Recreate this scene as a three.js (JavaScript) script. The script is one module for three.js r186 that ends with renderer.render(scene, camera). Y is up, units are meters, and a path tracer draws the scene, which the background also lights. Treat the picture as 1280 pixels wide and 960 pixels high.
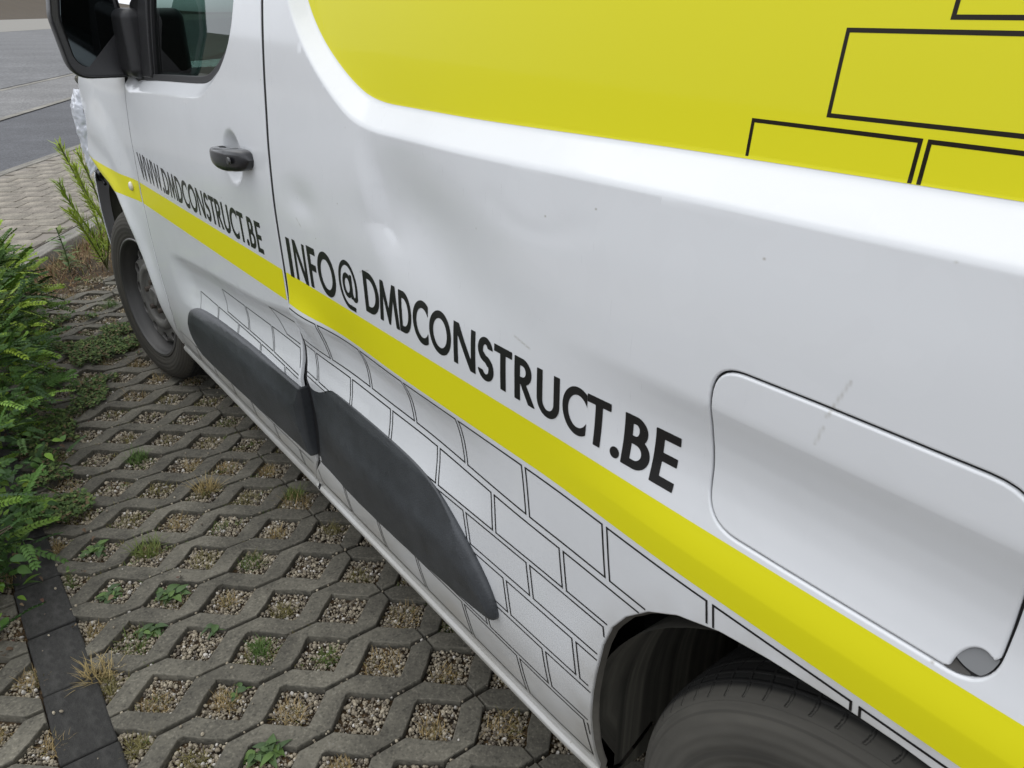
import * as THREE from 'three';
import { mergeGeometries } from 'three/addons/utils/BufferGeometryUtils.js';
import { RoundedBoxGeometry } from 'three/addons/geometries/RoundedBoxGeometry.js';

// ---------- camera, sky, sun, exposure ----------
const scene = new THREE.Scene();
const camera = new THREE.PerspectiveCamera(53.08, 4 / 3, 0.05, 600);
camera.position.set(2.58383, 1.2364, 0.52913);
camera.up.set(-0.3477, 0.89883, -0.26685);
camera.lookAt(2.58383 - 0.71368, 1.2364 - 0.4383, 0.52913 - 0.5464);
const renderer = new THREE.WebGLRenderer({ antialias: true });
renderer.setSize(1024, 768);
renderer.toneMapping = THREE.LinearToneMapping;
renderer.toneMappingExposure = 1.27;
renderer.shadowMap.enabled = true;
const SUN_DIR = new THREE.Vector3(-0.42, 0.86, 0.28).normalize();
const sun = new THREE.DirectionalLight(new THREE.Color(1.0, 0.96, 0.9), 0.5);
sun.position.copy(SUN_DIR).multiplyScalar(12); sun.castShadow = true; sun.shadow.radius = 90;
Object.assign(sun.shadow.camera, { left: -6, right: 6, top: 6, bottom: -6, near: 1, far: 30 }); sun.shadow.mapSize.set(2048, 2048);
scene.add(sun, sun.target);

// ---------- small maths ----------
const clamp = (x, a, b) => Math.min(b, Math.max(a, x)), lerp = (a, b, t) => a + (b - a) * t;
const sst = (a, b, x) => { const t = clamp((x - a) / (b - a), 0, 1); return t * t * (3 - 2 * t); };
function rng(seed) { let s = seed >>> 0; return () => { s = (s + 0x6d2b79f5) | 0; let t = Math.imul(s ^ (s >>> 15), 1 | s); t = (t + Math.imul(t ^ (t >>> 7), 61 | t)) ^ t; return ((t ^ (t >>> 14)) >>> 0) / 4294967296; }; }
function hash2(i, j, k = 0) { let h = Math.imul(i, 374761393) ^ Math.imul(j, 668265263) ^ Math.imul(k + 7, 1274126177); h = Math.imul(h ^ (h >>> 13), 1274126177); return ((h ^ (h >>> 16)) >>> 0) / 4294967296; }
function vnoise(x, y, k = 0) { const i = Math.floor(x), j = Math.floor(y); let u = x - i, v = y - j; u = u * u * (3 - 2 * u); v = v * v * (3 - 2 * v); return lerp(lerp(hash2(i, j, k), hash2(i + 1, j, k), u), lerp(hash2(i, j + 1, k), hash2(i + 1, j + 1, k), u), v); }
const fbm = (x, y, k = 0, o = 4) => { let s = 0, a = 0.5, t = 0; for (let q = 0; q < o; q++) { s += a * vnoise(x, y, k + q * 13); t += a; x *= 2.03; y *= 2.03; a *= 0.5; } return s / t; };
function pchip(pts) {   // monotone cubic through [x, y] pairs
  const n = pts.length, h = [], d = [], m = [];
  for (let i = 0; i < n - 1; i++) { h.push(pts[i + 1][0] - pts[i][0]); d.push((pts[i + 1][1] - pts[i][1]) / h[i]); }
  for (let i = 0; i < n; i++) m.push(i === 0 ? d[0] : i === n - 1 ? d[n - 2] : d[i - 1] * d[i] <= 0 ? 0 : 3 * (h[i - 1] + h[i]) / ((2 * h[i] + h[i - 1]) / d[i - 1] + (h[i] + 2 * h[i - 1]) / d[i]));
  return (x) => {
    if (x <= pts[0][0]) return pts[0][1] + m[0] * (x - pts[0][0]);
    if (x >= pts[n - 1][0]) return pts[n - 1][1] + m[n - 1] * (x - pts[n - 1][0]);
    let i = 0; while (x > pts[i + 1][0]) i++;
    const t = (x - pts[i][0]) / h[i], t2 = t * t, t3 = t2 * t;
    return (2 * t3 - 3 * t2 + 1) * pts[i][1] + (t3 - 2 * t2 + t) * h[i] * m[i] + (3 * t2 - 2 * t3) * pts[i + 1][1] + (t3 - t2) * h[i] * m[i + 1];
  };
}
// signed distance to a polygon, positive inside
function polySdf(P) {
  const n = P.length;
  let x0 = Infinity, x1 = -Infinity, y0 = Infinity, y1 = -Infinity;
  for (const p of P) { x0 = Math.min(x0, p[0]); x1 = Math.max(x1, p[0]); y0 = Math.min(y0, p[1]); y1 = Math.max(y1, p[1]); }
  const f = (x, y) => {
    let d = Infinity, inside = false;
    for (let i = 0, j = n - 1; i < n; j = i++) {
      const ax = P[j][0], ay = P[j][1], ex = P[i][0] - ax, ey = P[i][1] - ay, wx = x - ax, wy = y - ay;
      const t = clamp((wx * ex + wy * ey) / (ex * ex + ey * ey || 1e-12), 0, 1), dx = wx - ex * t, dy = wy - ey * t;
      d = Math.min(d, dx * dx + dy * dy);
      if ((P[i][1] > y) !== (ay > y) && x < ex * (y - ay) / ey + ax) inside = !inside;
    }
    return inside ? Math.sqrt(d) : -Math.sqrt(d);
  };
  f.box = [x0, y0, x1, y1];
  return f;
}
// polygon with rounded corners: [x, y, radius]
function roundPoly(P, seg = 7) {
  const out = [], n = P.length;
  for (let i = 0; i < n; i++) {
    const [px, py] = P[(i + n - 1) % n], [x, y, r = 0] = P[i], [nx, ny] = P[(i + 1) % n];
    if (!r) { out.push([x, y]); continue; }
    let ax = px - x, ay = py - y, bx = nx - x, by = ny - y; const la = Math.hypot(ax, ay), lb = Math.hypot(bx, by);
    ax /= la; ay /= la; bx /= lb; by /= lb;
    const half = Math.acos(clamp(ax * bx + ay * by, -1, 1)) / 2, t = Math.min(r / Math.tan(half), la * 0.48, lb * 0.48);
    const p0 = [x + ax * t, y + ay * t], p1 = [x + bx * t, y + by * t];
    for (let k = 0; k <= seg; k++) { const u = k / seg, w = 1 - u; out.push([w * w * p0[0] + 2 * w * u * x + u * u * p1[0], w * w * p0[1] + 2 * w * u * y + u * u * p1[1]]); }
  }
  return out;
}
// ---------- the side of the van: z = side(x, y), x towards the tail, y up, z out of the side ----------
const SILL = [[0.185, -0.070], [0.198, -0.050], [0.208, -0.038], [0.218, -0.036], [0.226, -0.041], [0.235, -0.038], [0.26, -0.030], [0.32, -0.018], [0.40, -0.008]];
const profB = pchip([...SILL, [0.50, -0.003], [0.60, 0.000], [0.70, 0.001], [0.80, 0.003], [0.90, 0.005], [1.0, 0.002], [1.08, -0.004], [1.15, -0.010], [1.25, -0.022], [1.45, -0.065], [1.75, -0.185]]);
const profF = pchip([...SILL, [0.55, 0.000], [0.65, 0.001], [0.735, 0.001], [0.80, 0.003], [0.90, 0.005], [1.0, 0.000], [1.06, -0.010], [1.15, -0.06], [1.25, -0.12], [1.75, -0.6]]);
const haunch = pchip([[0.50, 0], [0.55, 0.002], [0.68, 0.0110], [0.735, 0.0118], [0.743, 0.0116], [0.750, 0.0104], [0.775, 0.0035], [0.80, -0.0050], [0.825, -0.0115], [0.845, -0.0135], [0.862, -0.0125], [0.885, -0.0078], [0.903, -0.0024], [0.9085, -0.0010], [0.914, -0.0006], [0.93, -0.0005], [1.0, 0], [1.06, 0], [1.2, 0]]);
const hollow = pchip([[-0.3, 0], [-0.004, 0], [0.004, -0.0012], [0.02, -0.0076], [0.045, -0.0140], [0.075, -0.0165], [0.11, -0.0120], [0.14, -0.0040], [0.158, 0], [0.3, 0]]);
const hollowTop = pchip([[0.2, 0.592], [0.28, 0.608], [0.5, 0.630], [0.97, 0.666], [1.25, 0.702], [1.6, 0.708]]);
const ramp = (a, b, x) => { const t = (x - a) / (b - a), k = 0.14; return t < -k ? 0 : t > 1 + k ? 1 : t < k ? (t + k) ** 2 / (4 * k) : t > 1 - k ? 1 - (1 + k - t) ** 2 / (4 * k) : t; };
const WX = -0.275, RX = 2.43, WY = 0.318;         // wheel centres
const recess = { f: null, w: null };
function bump(x, y, cx, cy, rx, ry, a = 0) { const c = Math.cos(a), s = Math.sin(a), u = ((x - cx) * c + (y - cy) * s) / rx, v = (-(x - cx) * s + (y - cy) * c) / ry; return Math.exp(-(u * u + v * v)); }
function side(x, y) {
  let z = x < 0.30 ? lerp(profF(y), profB(y), sst(0.0, 0.30, x)) : profB(y);
  const hx = sst(0.23, 0.42, x) * sst(1.98, 1.60, x), rx = sst(1.93, 2.22, x);
  if (hx > 0) z += hx * hollow(hollowTop(x) - y);
  if (rx > 0) z += 0.85 * rx * haunch(y);
  if (x < -0.25) z -= 0.14 * (x + 0.25) ** 2;
  if (x < -0.85) z -= 1.1 * (x + 0.85) ** 2;
  if (x > 2.6) z -= 0.05 * (x - 2.6) ** 2;
  if (recess.f) z -= 0.027 * ramp(-lerp(0.014, 0.032, sst(1.25, 1.60, x)), 0.001, recess.f(x, y));
  if (recess.w && x < 1.16 && x > 0.117) z -= 0.022 * ramp(-0.026, 0.0, recess.w(x, y));
  return z;
}
{ // a bright, milky overcast sky
  const w = 512, h = 256, d = new Float32Array(w * h * 4);
  for (let j = 0; j < h; j++) for (let i = 0; i < w; i++) {
    const el = ((j + 0.5) / h - 0.5) * Math.PI, az = (i + 0.5) / w * 2 * Math.PI, s = Math.sin(el), c = Math.cos(el), o = (j * w + i) * 4;
    const X = c * Math.cos(az), Z = c * Math.sin(az);
    if (s <= 0) { d.set([0.3, 0.3, 0.3, 1], o); continue; }
    const k = 1 / (s + 0.35), cl = fbm(X * k * 1.6 + 9, Z * k * 1.6 + 4, 3, 5), v = (0.98 + 0.16 * s) * (0.62 + 0.76 * cl);
    d.set([v * 0.95, v * 0.985, v * 1.05, 1], o);
  }
  const t = new THREE.DataTexture(d, w, h, THREE.RGBAFormat, THREE.FloatType);
  t.mapping = THREE.EquirectangularReflectionMapping; t.magFilter = THREE.LinearFilter; t.minFilter = THREE.LinearFilter; t.wrapS = THREE.RepeatWrapping; t.needsUpdate = true;
  scene.background = t; scene.environment = t;
}
const chaikin = (P, n = 3) => { for (let q = 0; q < n; q++) P = P.flatMap(([x, y], i) => { const [u, v] = P[(i + 1) % P.length]; return [[x * 0.75 + u * 0.25, y * 0.75 + v * 0.25], [x * 0.25 + u * 0.75, y * 0.25 + v * 0.75]]; }); return P; };
recess.f = polySdf(chaikin([[1.17, 1.66], [1.17, 1.60], [1.185, 1.46], [1.22, 1.36], [1.262, 1.285], [1.305, 1.228], [1.365, 1.180], [1.45, 1.136], [1.525, 1.113], [1.64, 1.113], [1.80, 1.113], [2.09, 1.119], [2.40, 1.122], [2.95, 1.125], [3.0, 1.13], [3.02, 1.3], [3.02, 1.66]], 4));
const winOut = chaikin([[0.128, 1.13], [0.128, 1.056], [0.25, 1.066], [0.42, 1.076], [0.70, 1.087], [0.79, 1.094], [0.86, 1.122], [0.925, 1.155], [0.975, 1.20], [1.0, 1.252], [1.04, 1.46], [1.03, 1.60], [0.98, 1.66], [0.74, 1.66]], 3);
recess.w = polySdf(winOut); const winPoly = recess.w;
// the side as it was before it was hit, and the dented rear part
const dented = (x, y) => {
  let z = side(x, y);
  z -= 0.015 * bump(x, y, 1.15, 0.47, 0.24, 0.13);
  z += 0.012 * bump(x, y, 1.23, 0.675, 0.09, 0.045);
  z -= 0.007 * bump(x, y, 1.40, 0.69, 0.14, 0.06);
  z -= 0.016 * bump(x, y, 1.665, 0.975, 0.17, 0.075, -0.2) * sst(-0.02, 0.045, x - 1.515 - (1.06 - y) * 0.35);
  z -= 0.0022 * bump(x, y, 1.565, 0.945, 0.07, 0.035);
  { const u = (x - 1.562) / 0.062, v = (y - 0.903) / 0.046, q = Math.hypot(u, v), an = Math.atan2(v, u), d = (q - 1) * 0.05; if (Math.abs(d) < 0.06) z -= 0.0021 * Math.exp(-Math.sqrt(d * d + 0.000004) / 0.016) * sst(0.1, 0.9, an) * sst(2.4, 1.5, an); }
  z -= 0.004 * bump(x, y, 1.29, 0.935, 0.06, 0.03);
  const a = Math.hypot((x - 1.93) / 0.085, (y - 1.055) / 0.04); z -= 0.0006 * Math.exp(-(((a - 1) / 0.3) ** 2)) * sst(1.06, 1.03, y);
  z -= 0.003 * bump(x, y, 1.80, 0.90, 0.2, 0.05);
  return z;
};
const doorCup = (x, y) => { const a = Math.hypot((x - 0.962) / 0.058, (y - 0.966) / 0.058); return side(x, y) - 0.02 * sst(1.0, 0.35, a); };

// ---------- geometry helpers ----------
class Geo {
  constructor() { this.p = []; this.n = []; this.u = []; this.i = []; }
  v(x, y, z, nx, ny, nz, u = x, w = y) { this.p.push(x, y, z); this.n.push(nx, ny, nz); this.u.push(u, w); return this.p.length / 3 - 1; }
  build() {
    const g = new THREE.BufferGeometry();
    g.setAttribute('position', new THREE.Float32BufferAttribute(this.p, 3)); g.setAttribute('normal', new THREE.Float32BufferAttribute(this.n, 3)); g.setAttribute('uv', new THREE.Float32BufferAttribute(this.u, 2));
    g.setIndex(this.i); return g;
  }
}
// a piece of pressed sheet over the region phi > 0 of the side, with a rolled edge and a flange behind it
function sheet(phi, surf, { box = phi.box, h0 = 0.032, hmin = 0.004, hin = 0.008, edge = 0.003, flange = 0.018, tol = 0.00012, off = 0 } = {}) {
  const G = new Geo(), seen = new Map(), e = 0.0006, S = (x, y) => surf(x, y) + off;
  const nrm = (x, y) => { const a = -(S(x + e, y) - S(x - e, y)) / (2 * e), b = -(S(x, y + e) - S(x, y - e)) / (2 * e), l = Math.hypot(a, b, 1); return [a / l, b / l, 1 / l]; };
  const vert = (x, y) => { const k = Math.round(x * 2e5) * 4e6 + Math.round(y * 2e5); let i = seen.get(k); if (i === undefined) { i = G.v(x, y, S(x, y), ...nrm(x, y)); seen.set(k, i); } return i; };
  const segs = [];
  const clip = (T) => {
    const f = T.map(([x, y]) => phi(x, y) - edge), out = []; let cut = [];
    for (let a = 0; a < 3; a++) {
      const b = (a + 1) % 3;
      if (f[a] >= 0) out.push(T[a]);
      if ((f[a] >= 0) !== (f[b] >= 0)) { const t = f[a] / (f[a] - f[b]), q = [lerp(T[a][0], T[b][0], t), lerp(T[a][1], T[b][1], t)]; out.push(q); cut.push(q); }
    }
    if (out.length < 3) return;
    const id = out.map((q) => vert(q[0], q[1]));
    for (let a = 1; a < out.length - 1; a++) G.i.push(id[0], id[a], id[a + 1]);
    if (cut.length === 2) segs.push(cut);
  };
  const cell = (x, y, s) => {
    const c = phi(x + s / 2, y + s / 2) - edge;
    if (c < -s * 0.75) return;
    if (c > s * 0.75) {
      const m = S(x + s / 2, y + s / 2), q = S(x, y), r = S(x + s, y), t = S(x, y + s), w = S(x + s, y + s);
      const bad = Math.max(Math.abs(m - (q + r + t + w) / 4), Math.abs(S(x + s / 2, y) - (q + r) / 2), Math.abs(S(x, y + s / 2) - (q + t) / 2), Math.abs(S(x + s, y + s / 2) - (r + w) / 2), Math.abs(S(x + s / 2, y + s) - (t + w) / 2));
      if (s <= hin * 1.01 || bad < tol) { const a = vert(x, y), b = vert(x + s, y), d = vert(x + s, y + s), f = vert(x, y + s); G.i.push(a, b, d, a, d, f); return; }
    } else if (s <= hmin * 1.01) { clip([[x, y], [x + s, y], [x + s, y + s]]); clip([[x, y], [x + s, y + s], [x, y + s]]); return; }
    const k = s / 2; cell(x, y, k); cell(x + k, y, k); cell(x, y + k, k); cell(x + k, y + k, k);
  };
  for (let x = box[0] - 0.01; x < box[2] + 0.01; x += h0) for (let y = box[1] - 0.01; y < box[3] + 0.01; y += h0) cell(x, y, h0);
  if (flange > 0) for (let [a, b] of segs) {
    const gx0 = phi((a[0] + b[0]) / 2 + e, (a[1] + b[1]) / 2) - phi((a[0] + b[0]) / 2 - e, (a[1] + b[1]) / 2), gy0 = phi((a[0] + b[0]) / 2, (a[1] + b[1]) / 2 + e) - phi((a[0] + b[0]) / 2, (a[1] + b[1]) / 2 - e);
    if ((b[0] - a[0]) * gy0 - (b[1] - a[1]) * gx0 < 0) [a, b] = [b, a];   // the sheet lies to the left of a -> b
    const rows = [a, b].map(([x, y]) => {
      let gx = phi(x + e, y) - phi(x - e, y), gy = phi(x, y + e) - phi(x, y - e); const l = Math.hypot(gx, gy) || 1; gx = -gx / l; gy = -gy / l;
      const N = nrm(x, y), ids = [];
      for (let k = 0; k <= 5; k++) {
        const t = Math.min(k, 4) / 4 * Math.PI / 2, o = edge * Math.sin(t), dr = edge * (1 - Math.cos(t)) + (k === 5 ? flange : 0), X = x + gx * o, Y = y + gy * o;
        const n = [N[0] * Math.cos(t) + gx * Math.sin(t), N[1] * Math.cos(t) + gy * Math.sin(t), N[2] * Math.cos(t)], m = Math.hypot(...n);
        ids.push(G.v(X, Y, S(X, Y) - dr, n[0] / m, n[1] / m, n[2] / m));
      }
      return ids;
    });
    for (let k = 0; k < 5; k++) G.i.push(rows[1][k], rows[0][k], rows[0][k + 1], rows[1][k], rows[0][k + 1], rows[1][k + 1]);
  }
  return G.build();
}
const numbers = new Map();
function numbered(name) { const k = numbers.get(name) || 0; numbers.set(name, k + 1); return k ? name + '_' + String(k).padStart(3, '0') : name; }
function part(name, geo, mat, parent) { const m = new THREE.Mesh(geo, mat); m.name = numbered(name); m.castShadow = m.receiveShadow = true; parent.add(m); return m; }
function thing(name, label, category, pos = [0, 0, 0], group) { const g = new THREE.Group(); g.name = numbered(name); g.position.set(...pos); g.userData = { label, category }; if (group) g.userData.group = group; scene.add(g); return g; }
function struct(name, geo, mat, label) { const m = part(name, geo, mat, scene); m.userData = { kind: 'structure', label }; return m; }
function stuff(name, geo, mat, mats4, parent, label, cols) {
  const m = new THREE.InstancedMesh(geo, mat, mats4.length); m.name = numbered(name);
  mats4.forEach((q, i) => { m.setMatrixAt(i, q); if (cols) m.setColorAt(i, cols[i]); });
  m.castShadow = m.receiveShadow = true; m.userData = label ? { kind: 'stuff', label } : { kind: 'stuff' }; parent.add(m); return m;
}
const M4 = (p, q, s) => new THREE.Matrix4().compose(p, q, s), V3 = (x, y, z) => new THREE.Vector3(x, y, z), EU = (x, y, z, o = 'XYZ') => new THREE.Quaternion().setFromEuler(new THREE.Euler(x, y, z, o));
const lin = (r, g, b) => new THREE.Color().setRGB(r, g, b);
function flat(g) { return g.index ? g.toNonIndexed() : g; }
function merge(list) { return mergeGeometries(list.map((g) => { const q = flat(g); for (const k of Object.keys(q.attributes)) if (!['position', 'normal', 'uv'].includes(k)) q.deleteAttribute(k); return q; })); }

// ---------- textures ----------
function tex(w, h, f, srgb = true, rep = [1, 1]) {   // f(u, v) -> [r, g, b] in 0..1 as seen (sRGB) or a plain value
  const d = new Uint8Array(w * h * 4);
  for (let j = 0; j < h; j++) for (let i = 0; i < w; i++) { const c = f((i + 0.5) / w, (j + 0.5) / h, i, j), o = (j * w + i) * 4; for (let k = 0; k < 3; k++) d[o + k] = clamp(c[k], 0, 1) * 255; d[o + 3] = 255; }
  const t = new THREE.DataTexture(d, w, h); t.magFilter = THREE.LinearFilter; t.minFilter = THREE.LinearMipmapLinearFilter; t.generateMipmaps = true; t.wrapS = t.wrapT = THREE.RepeatWrapping; t.repeat.set(...rep);
  if (srgb) t.colorSpace = THREE.SRGBColorSpace;
  t.needsUpdate = true; return t;
}
const again = (t, rep, off = [0, 0]) => { const c = t.clone(); c.repeat.set(...rep); c.offset.set(...off); c.needsUpdate = true; return c; };
const tiled = (u, v, n, k, o = 4) => { // noise that repeats at the tile's edge
  let s = 0, a = 0.5, t = 0;
  for (let q = 0; q < o; q++) { const N = n << q, x = u * N, y = v * N, i = Math.floor(x), j = Math.floor(y); let fx = x - i, fy = y - j; fx = fx * fx * (3 - 2 * fx); fy = fy * fy * (3 - 2 * fy); const H = (p, r) => hash2(((p % N) + N) % N, ((r % N) + N) % N, k + q * 31); s += a * lerp(lerp(H(i, j), H(i + 1, j), fx), lerp(H(i, j + 1), H(i + 1, j + 1), fx), fy); t += a; a *= 0.55; }
  return s / t;
};
const std = (o) => new THREE.MeshStandardMaterial(o), phy = (o) => new THREE.MeshPhysicalMaterial(o);

const concreteTex = tex(1024, 1024, (u, v) => { const a = tiled(u, v, 6, 1, 4), b = tiled(u, v, 128, 2, 2), c = tiled(u, v, 60, 5, 2), s = b > 0.76 ? 0.08 : b < 0.24 ? -0.08 : 0, g = 0.80 + (a - 0.5) * 0.46 + (b - 0.5) * 0.2 + s - (c > 0.72 ? 0.07 : 0); return [g * 1.0, g * 0.99, g * 0.955]; });
const concreteBump = tex(1024, 1024, (u, v) => { const b = tiled(u, v, 110, 2, 2), c = tiled(u, v, 24, 8, 3); const g = 0.3 + 0.5 * b + 0.3 * c; return [g, g, g]; }, false);
const soilTex = tex(512, 512, (u, v) => { const a = tiled(u, v, 8, 11, 5), b = tiled(u, v, 90, 12, 2); const g = 0.42 + (a - 0.5) * 0.5 + (b - 0.5) * 0.5; return [g * 1.0, g * 0.86, g * 0.66]; });
const asphaltTex = tex(512, 512, (u, v) => { const a = tiled(u, v, 4, 21, 4), b = tiled(u, v, 128, 22, 1); const g = 0.8 + (a - 0.5) * 0.18 + (b - 0.5) * 0.3; return [g, g, g * 1.01]; });
const SCRATCH = [[2.322, 0.981, 2.309, 0.945, 0.12], [2.308, 0.935, 2.304, 0.918, 0.13], [1.50, 0.86, 1.53, 0.87, 0.15], [1.262, 0.90, 1.28, 0.888, 0.15], [1.90, 0.88, 1.93, 0.874, 0.15]];
const paintTex = tex(2048, 1024, (u, v) => {   // road film on the paint: x from -1.3 to 3.3, y from 0.15 to 1.85
  const x = -1.3 + u * 4.6, y = 0.15 + v * 1.7; let g = 0.955 + 0.03 * (fbm(x * 3, y * 5, 41, 4) - 0.5) + 0.02 * (fbm(x * 14, y * 14, 43, 3) - 0.5);
  const low = sst(0.5, 0.2, y) * (0.5 + fbm(x * 9, y * 14, 45, 4)); let w = 0.16 * low;
  const arch = Math.hypot(x - RX, y - WY); w += 0.2 * sst(0.46, 0.36, arch) * fbm(x * 25, y * 25, 46, 3);
  if (hash2(Math.floor(u * 2048), Math.floor(v * 1024), 77) > 0.99990) w += 0.08 + 0.22 * hash2(Math.floor(u * 2048), 3, 5);
  for (const [ax, ay, bx, by, k] of SCRATCH) { if (Math.abs(x - ax) > 0.07 || Math.abs(y - ay) > 0.09) continue; const ex = bx - ax, ey = by - ay, t = clamp(((x - ax) * ex + (y - ay) * ey) / (ex * ex + ey * ey), 0, 1), d = Math.hypot(x - ax - ex * t, y - ay - ey * t); if (d < 0.0018) w += k * (1 - d / 0.0018) * (0.4 + vnoise(x * 400, y * 400, 9)); }
  return [g * (1 - w), g * (1 - w * 1.08), g * (1 - w * 1.25)];
});
paintTex.repeat.set(1 / 4.6, 1 / 1.7); paintTex.offset.set(1.3 / 4.6, -0.15 / 1.7);
const grainBump = tex(512, 512, (u, v) => { const b = tiled(u, v, 90, 61, 3); return [b, b, b]; }, false, [8, 8]);
const plasticTex = tex(512, 512, (u, v) => { const a = tiled(u, v, 5, 63, 5), b = tiled(u, v, 40, 64, 3); const g = 0.86 + (a - 0.5) * 0.5 + (b - 0.5) * 0.14; return [g, g, g]; }, true, [1.2, 1.2]);

// ---------- materials ----------
const white = phy({ color: lin(0.775, 0.79, 0.805), map: paintTex, roughness: 0.42, specularIntensity: 0.8, clearcoat: 0.75, clearcoatRoughness: 0.10 });
const yellow = phy({ color: lin(0.72, 0.675, 0.012), roughness: 0.45, specularIntensity: 0.35, clearcoat: 0.12, clearcoatRoughness: 0.06 });
const ink = phy({ color: lin(0.008, 0.008, 0.009), roughness: 0.4, clearcoat: 0.25, clearcoatRoughness: 0.1 });
const brownInk = phy({ color: lin(0.012, 0.008, 0.003), specularIntensity: 0.3, roughness: 0.35, clearcoat: 0.1, clearcoatRoughness: 0.1 });
const cladMat = std({ color: lin(0.058, 0.063, 0.069), map: plasticTex, roughness: 0.40, bumpMap: grainBump, bumpScale: 0.0004 });
const blackPlastic = std({ color: lin(0.012, 0.012, 0.013), roughness: 0.42, bumpMap: grainBump, bumpScale: 0.0002 });
const satinBlack = phy({ color: lin(0.014, 0.014, 0.016), roughness: 0.3, clearcoat: 0.5, clearcoatRoughness: 0.2 });
const darkVoid = std({ color: lin(0.01, 0.01, 0.01), roughness: 0.9 });
const rubberSeal = std({ color: lin(0.02, 0.02, 0.021), roughness: 0.5 });
const concrete = [0.150, 0.164, 0.138, 0.153, 0.172, 0.144].map((c, i) => std({ color: lin(c * 1.26, c * 1.19, c * 1.01), map: again(concreteTex, [1.9, 1.9], [i * 0.37, i * 0.21]), bumpMap: again(concreteBump, [1.9, 1.9], [i * 0.37, i * 0.21]), bumpScale: 0.001, roughness: 0.92 }));
const darkStone = [0.072, 0.082, 0.064].map((c, i) => std({ color: lin(c, c * 0.99, c * 0.98), map: again(concreteTex, [2.3, 2.3], [i * 0.31, 0.4]), bumpMap: again(concreteBump, [2.3, 2.3], [i * 0.31, 0.4]), bumpScale: 0.002, roughness: 0.9 }));

// ---------- ground, pavement, road ----------
function quadSheet(P, y, mat, name, label, uvs = 1) {   // a level sheet over a convex outline of [x, z]
  const s = new THREE.Shape(P.map(([x, z]) => new THREE.Vector2(x, -z))), g = new THREE.ShapeGeometry(s); g.rotateX(-Math.PI / 2); g.translate(0, y, 0);
  const u = g.attributes.uv, p = g.attributes.position; for (let i = 0; i < u.count; i++) u.setXY(i, p.getX(i) * uvs, p.getZ(i) * uvs);
  return struct(name, g, mat, label);
}
const soilMat = std({ color: lin(0.32, 0.28, 0.22), map: again(soilTex, [1.7, 1.7]), bumpMap: again(soilTex, [1.7, 1.7]), bumpScale: 0.012, roughness: 1 });
const bedMat = std({ color: lin(0.30, 0.24, 0.17), map: again(soilTex, [2.3, 2.3]), bumpMap: again(soilTex, [2.3, 2.3]), bumpScale: 0.015, roughness: 1 });
const K = [-0.822, -0.57], KP = [-0.57, 0.822];   // along the kerb (away) and across it (to the road)
const onKerb = (a, b) => [-1.85 + K[0] * a + KP[0] * b, 0.289 + K[1] * a + KP[1] * b];
quadSheet([[-400, -400], [400, -400], [400, 400], [-400, 400]], -0.10, std({ color: lin(0.16, 0.15, 0.11), map: again(soilTex, [0.2, 0.2]), roughness: 1 }), 'ground', 'brown ground that runs under and beyond the parking space');
quadSheet([onKerb(-6, -0.0), onKerb(14, -0.0), [6, -8], [6, 4]], -0.0195, soilMat, 'gravel_bed', 'sandy bed under the open grass pavers and kerb');
// road, gutter strip, far carriageway
const roadDark = std({ color: lin(0.125, 0.127, 0.133), map: again(asphaltTex, [0.8, 0.8]), bumpMap: again(asphaltTex, [2, 2]), bumpScale: 0.003, roughness: 0.9 });
const roadPale = std({ color: lin(0.25, 0.245, 0.232), map: again(asphaltTex, [0.5, 0.5]), roughness: 0.9 });
const roadMid = std({ color: lin(0.19, 0.19, 0.186), map: again(asphaltTex, [0.23, 0.23]), roughness: 0.9 });
const kerbPale = std({ color: lin(0.32, 0.308, 0.284), map: again(concreteTex, [0.9, 0.9]), bumpMap: again(concreteBump, [2, 2]), bumpScale: 0.001, roughness: 0.9 });
const RK = [-0.885, -0.465], RP = [-0.465, 0.885], rd = (a, b) => [-9.43 + RK[0] * a + RP[0] * b, -0.537 + RK[1] * a + RP[1] * b];
quadSheet([onKerb(-30, 1.4), onKerb(90, 1.4), rd(120, 40), rd(-40, 40)], -0.004, roadDark, 'road', 'dark asphalt lane along the paved footway');
quadSheet([rd(-30, 0.0), rd(160, 0.0), rd(160, 1.62), rd(-30, 1.62)], 0.004, roadPale, 'gutter_strip', 'pale concrete strip between the two asphalt lanes');
quadSheet([rd(-30, -0.12), rd(160, -0.12), rd(160, -0.004), rd(-30, -0.004)], 0.008, kerbPale, 'road_marking', 'thin white line along the near edge of the pale strip');
quadSheet([rd(-30, 1.46), rd(160, 1.46), rd(160, 1.6), rd(-30, 1.6)], 0.008, kerbPale, 'road_marking', 'thin pale line along the far edge of the concrete strip');
quadSheet([rd(-30, 1.66), rd(160, 1.66), rd(260, 32), rd(-30, 32)], 0.004, roadMid, 'carriageway', 'grey asphalt carriageway beyond the pale strip');
quadSheet([rd(-60, 17), rd(300, 17), rd(300, 42), rd(-60, 42)], 0.012, std({ color: lin(0.21, 0.2, 0.175), roughness: 1 }), 'far_footway', 'pale footway on the other side of the road');
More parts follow.
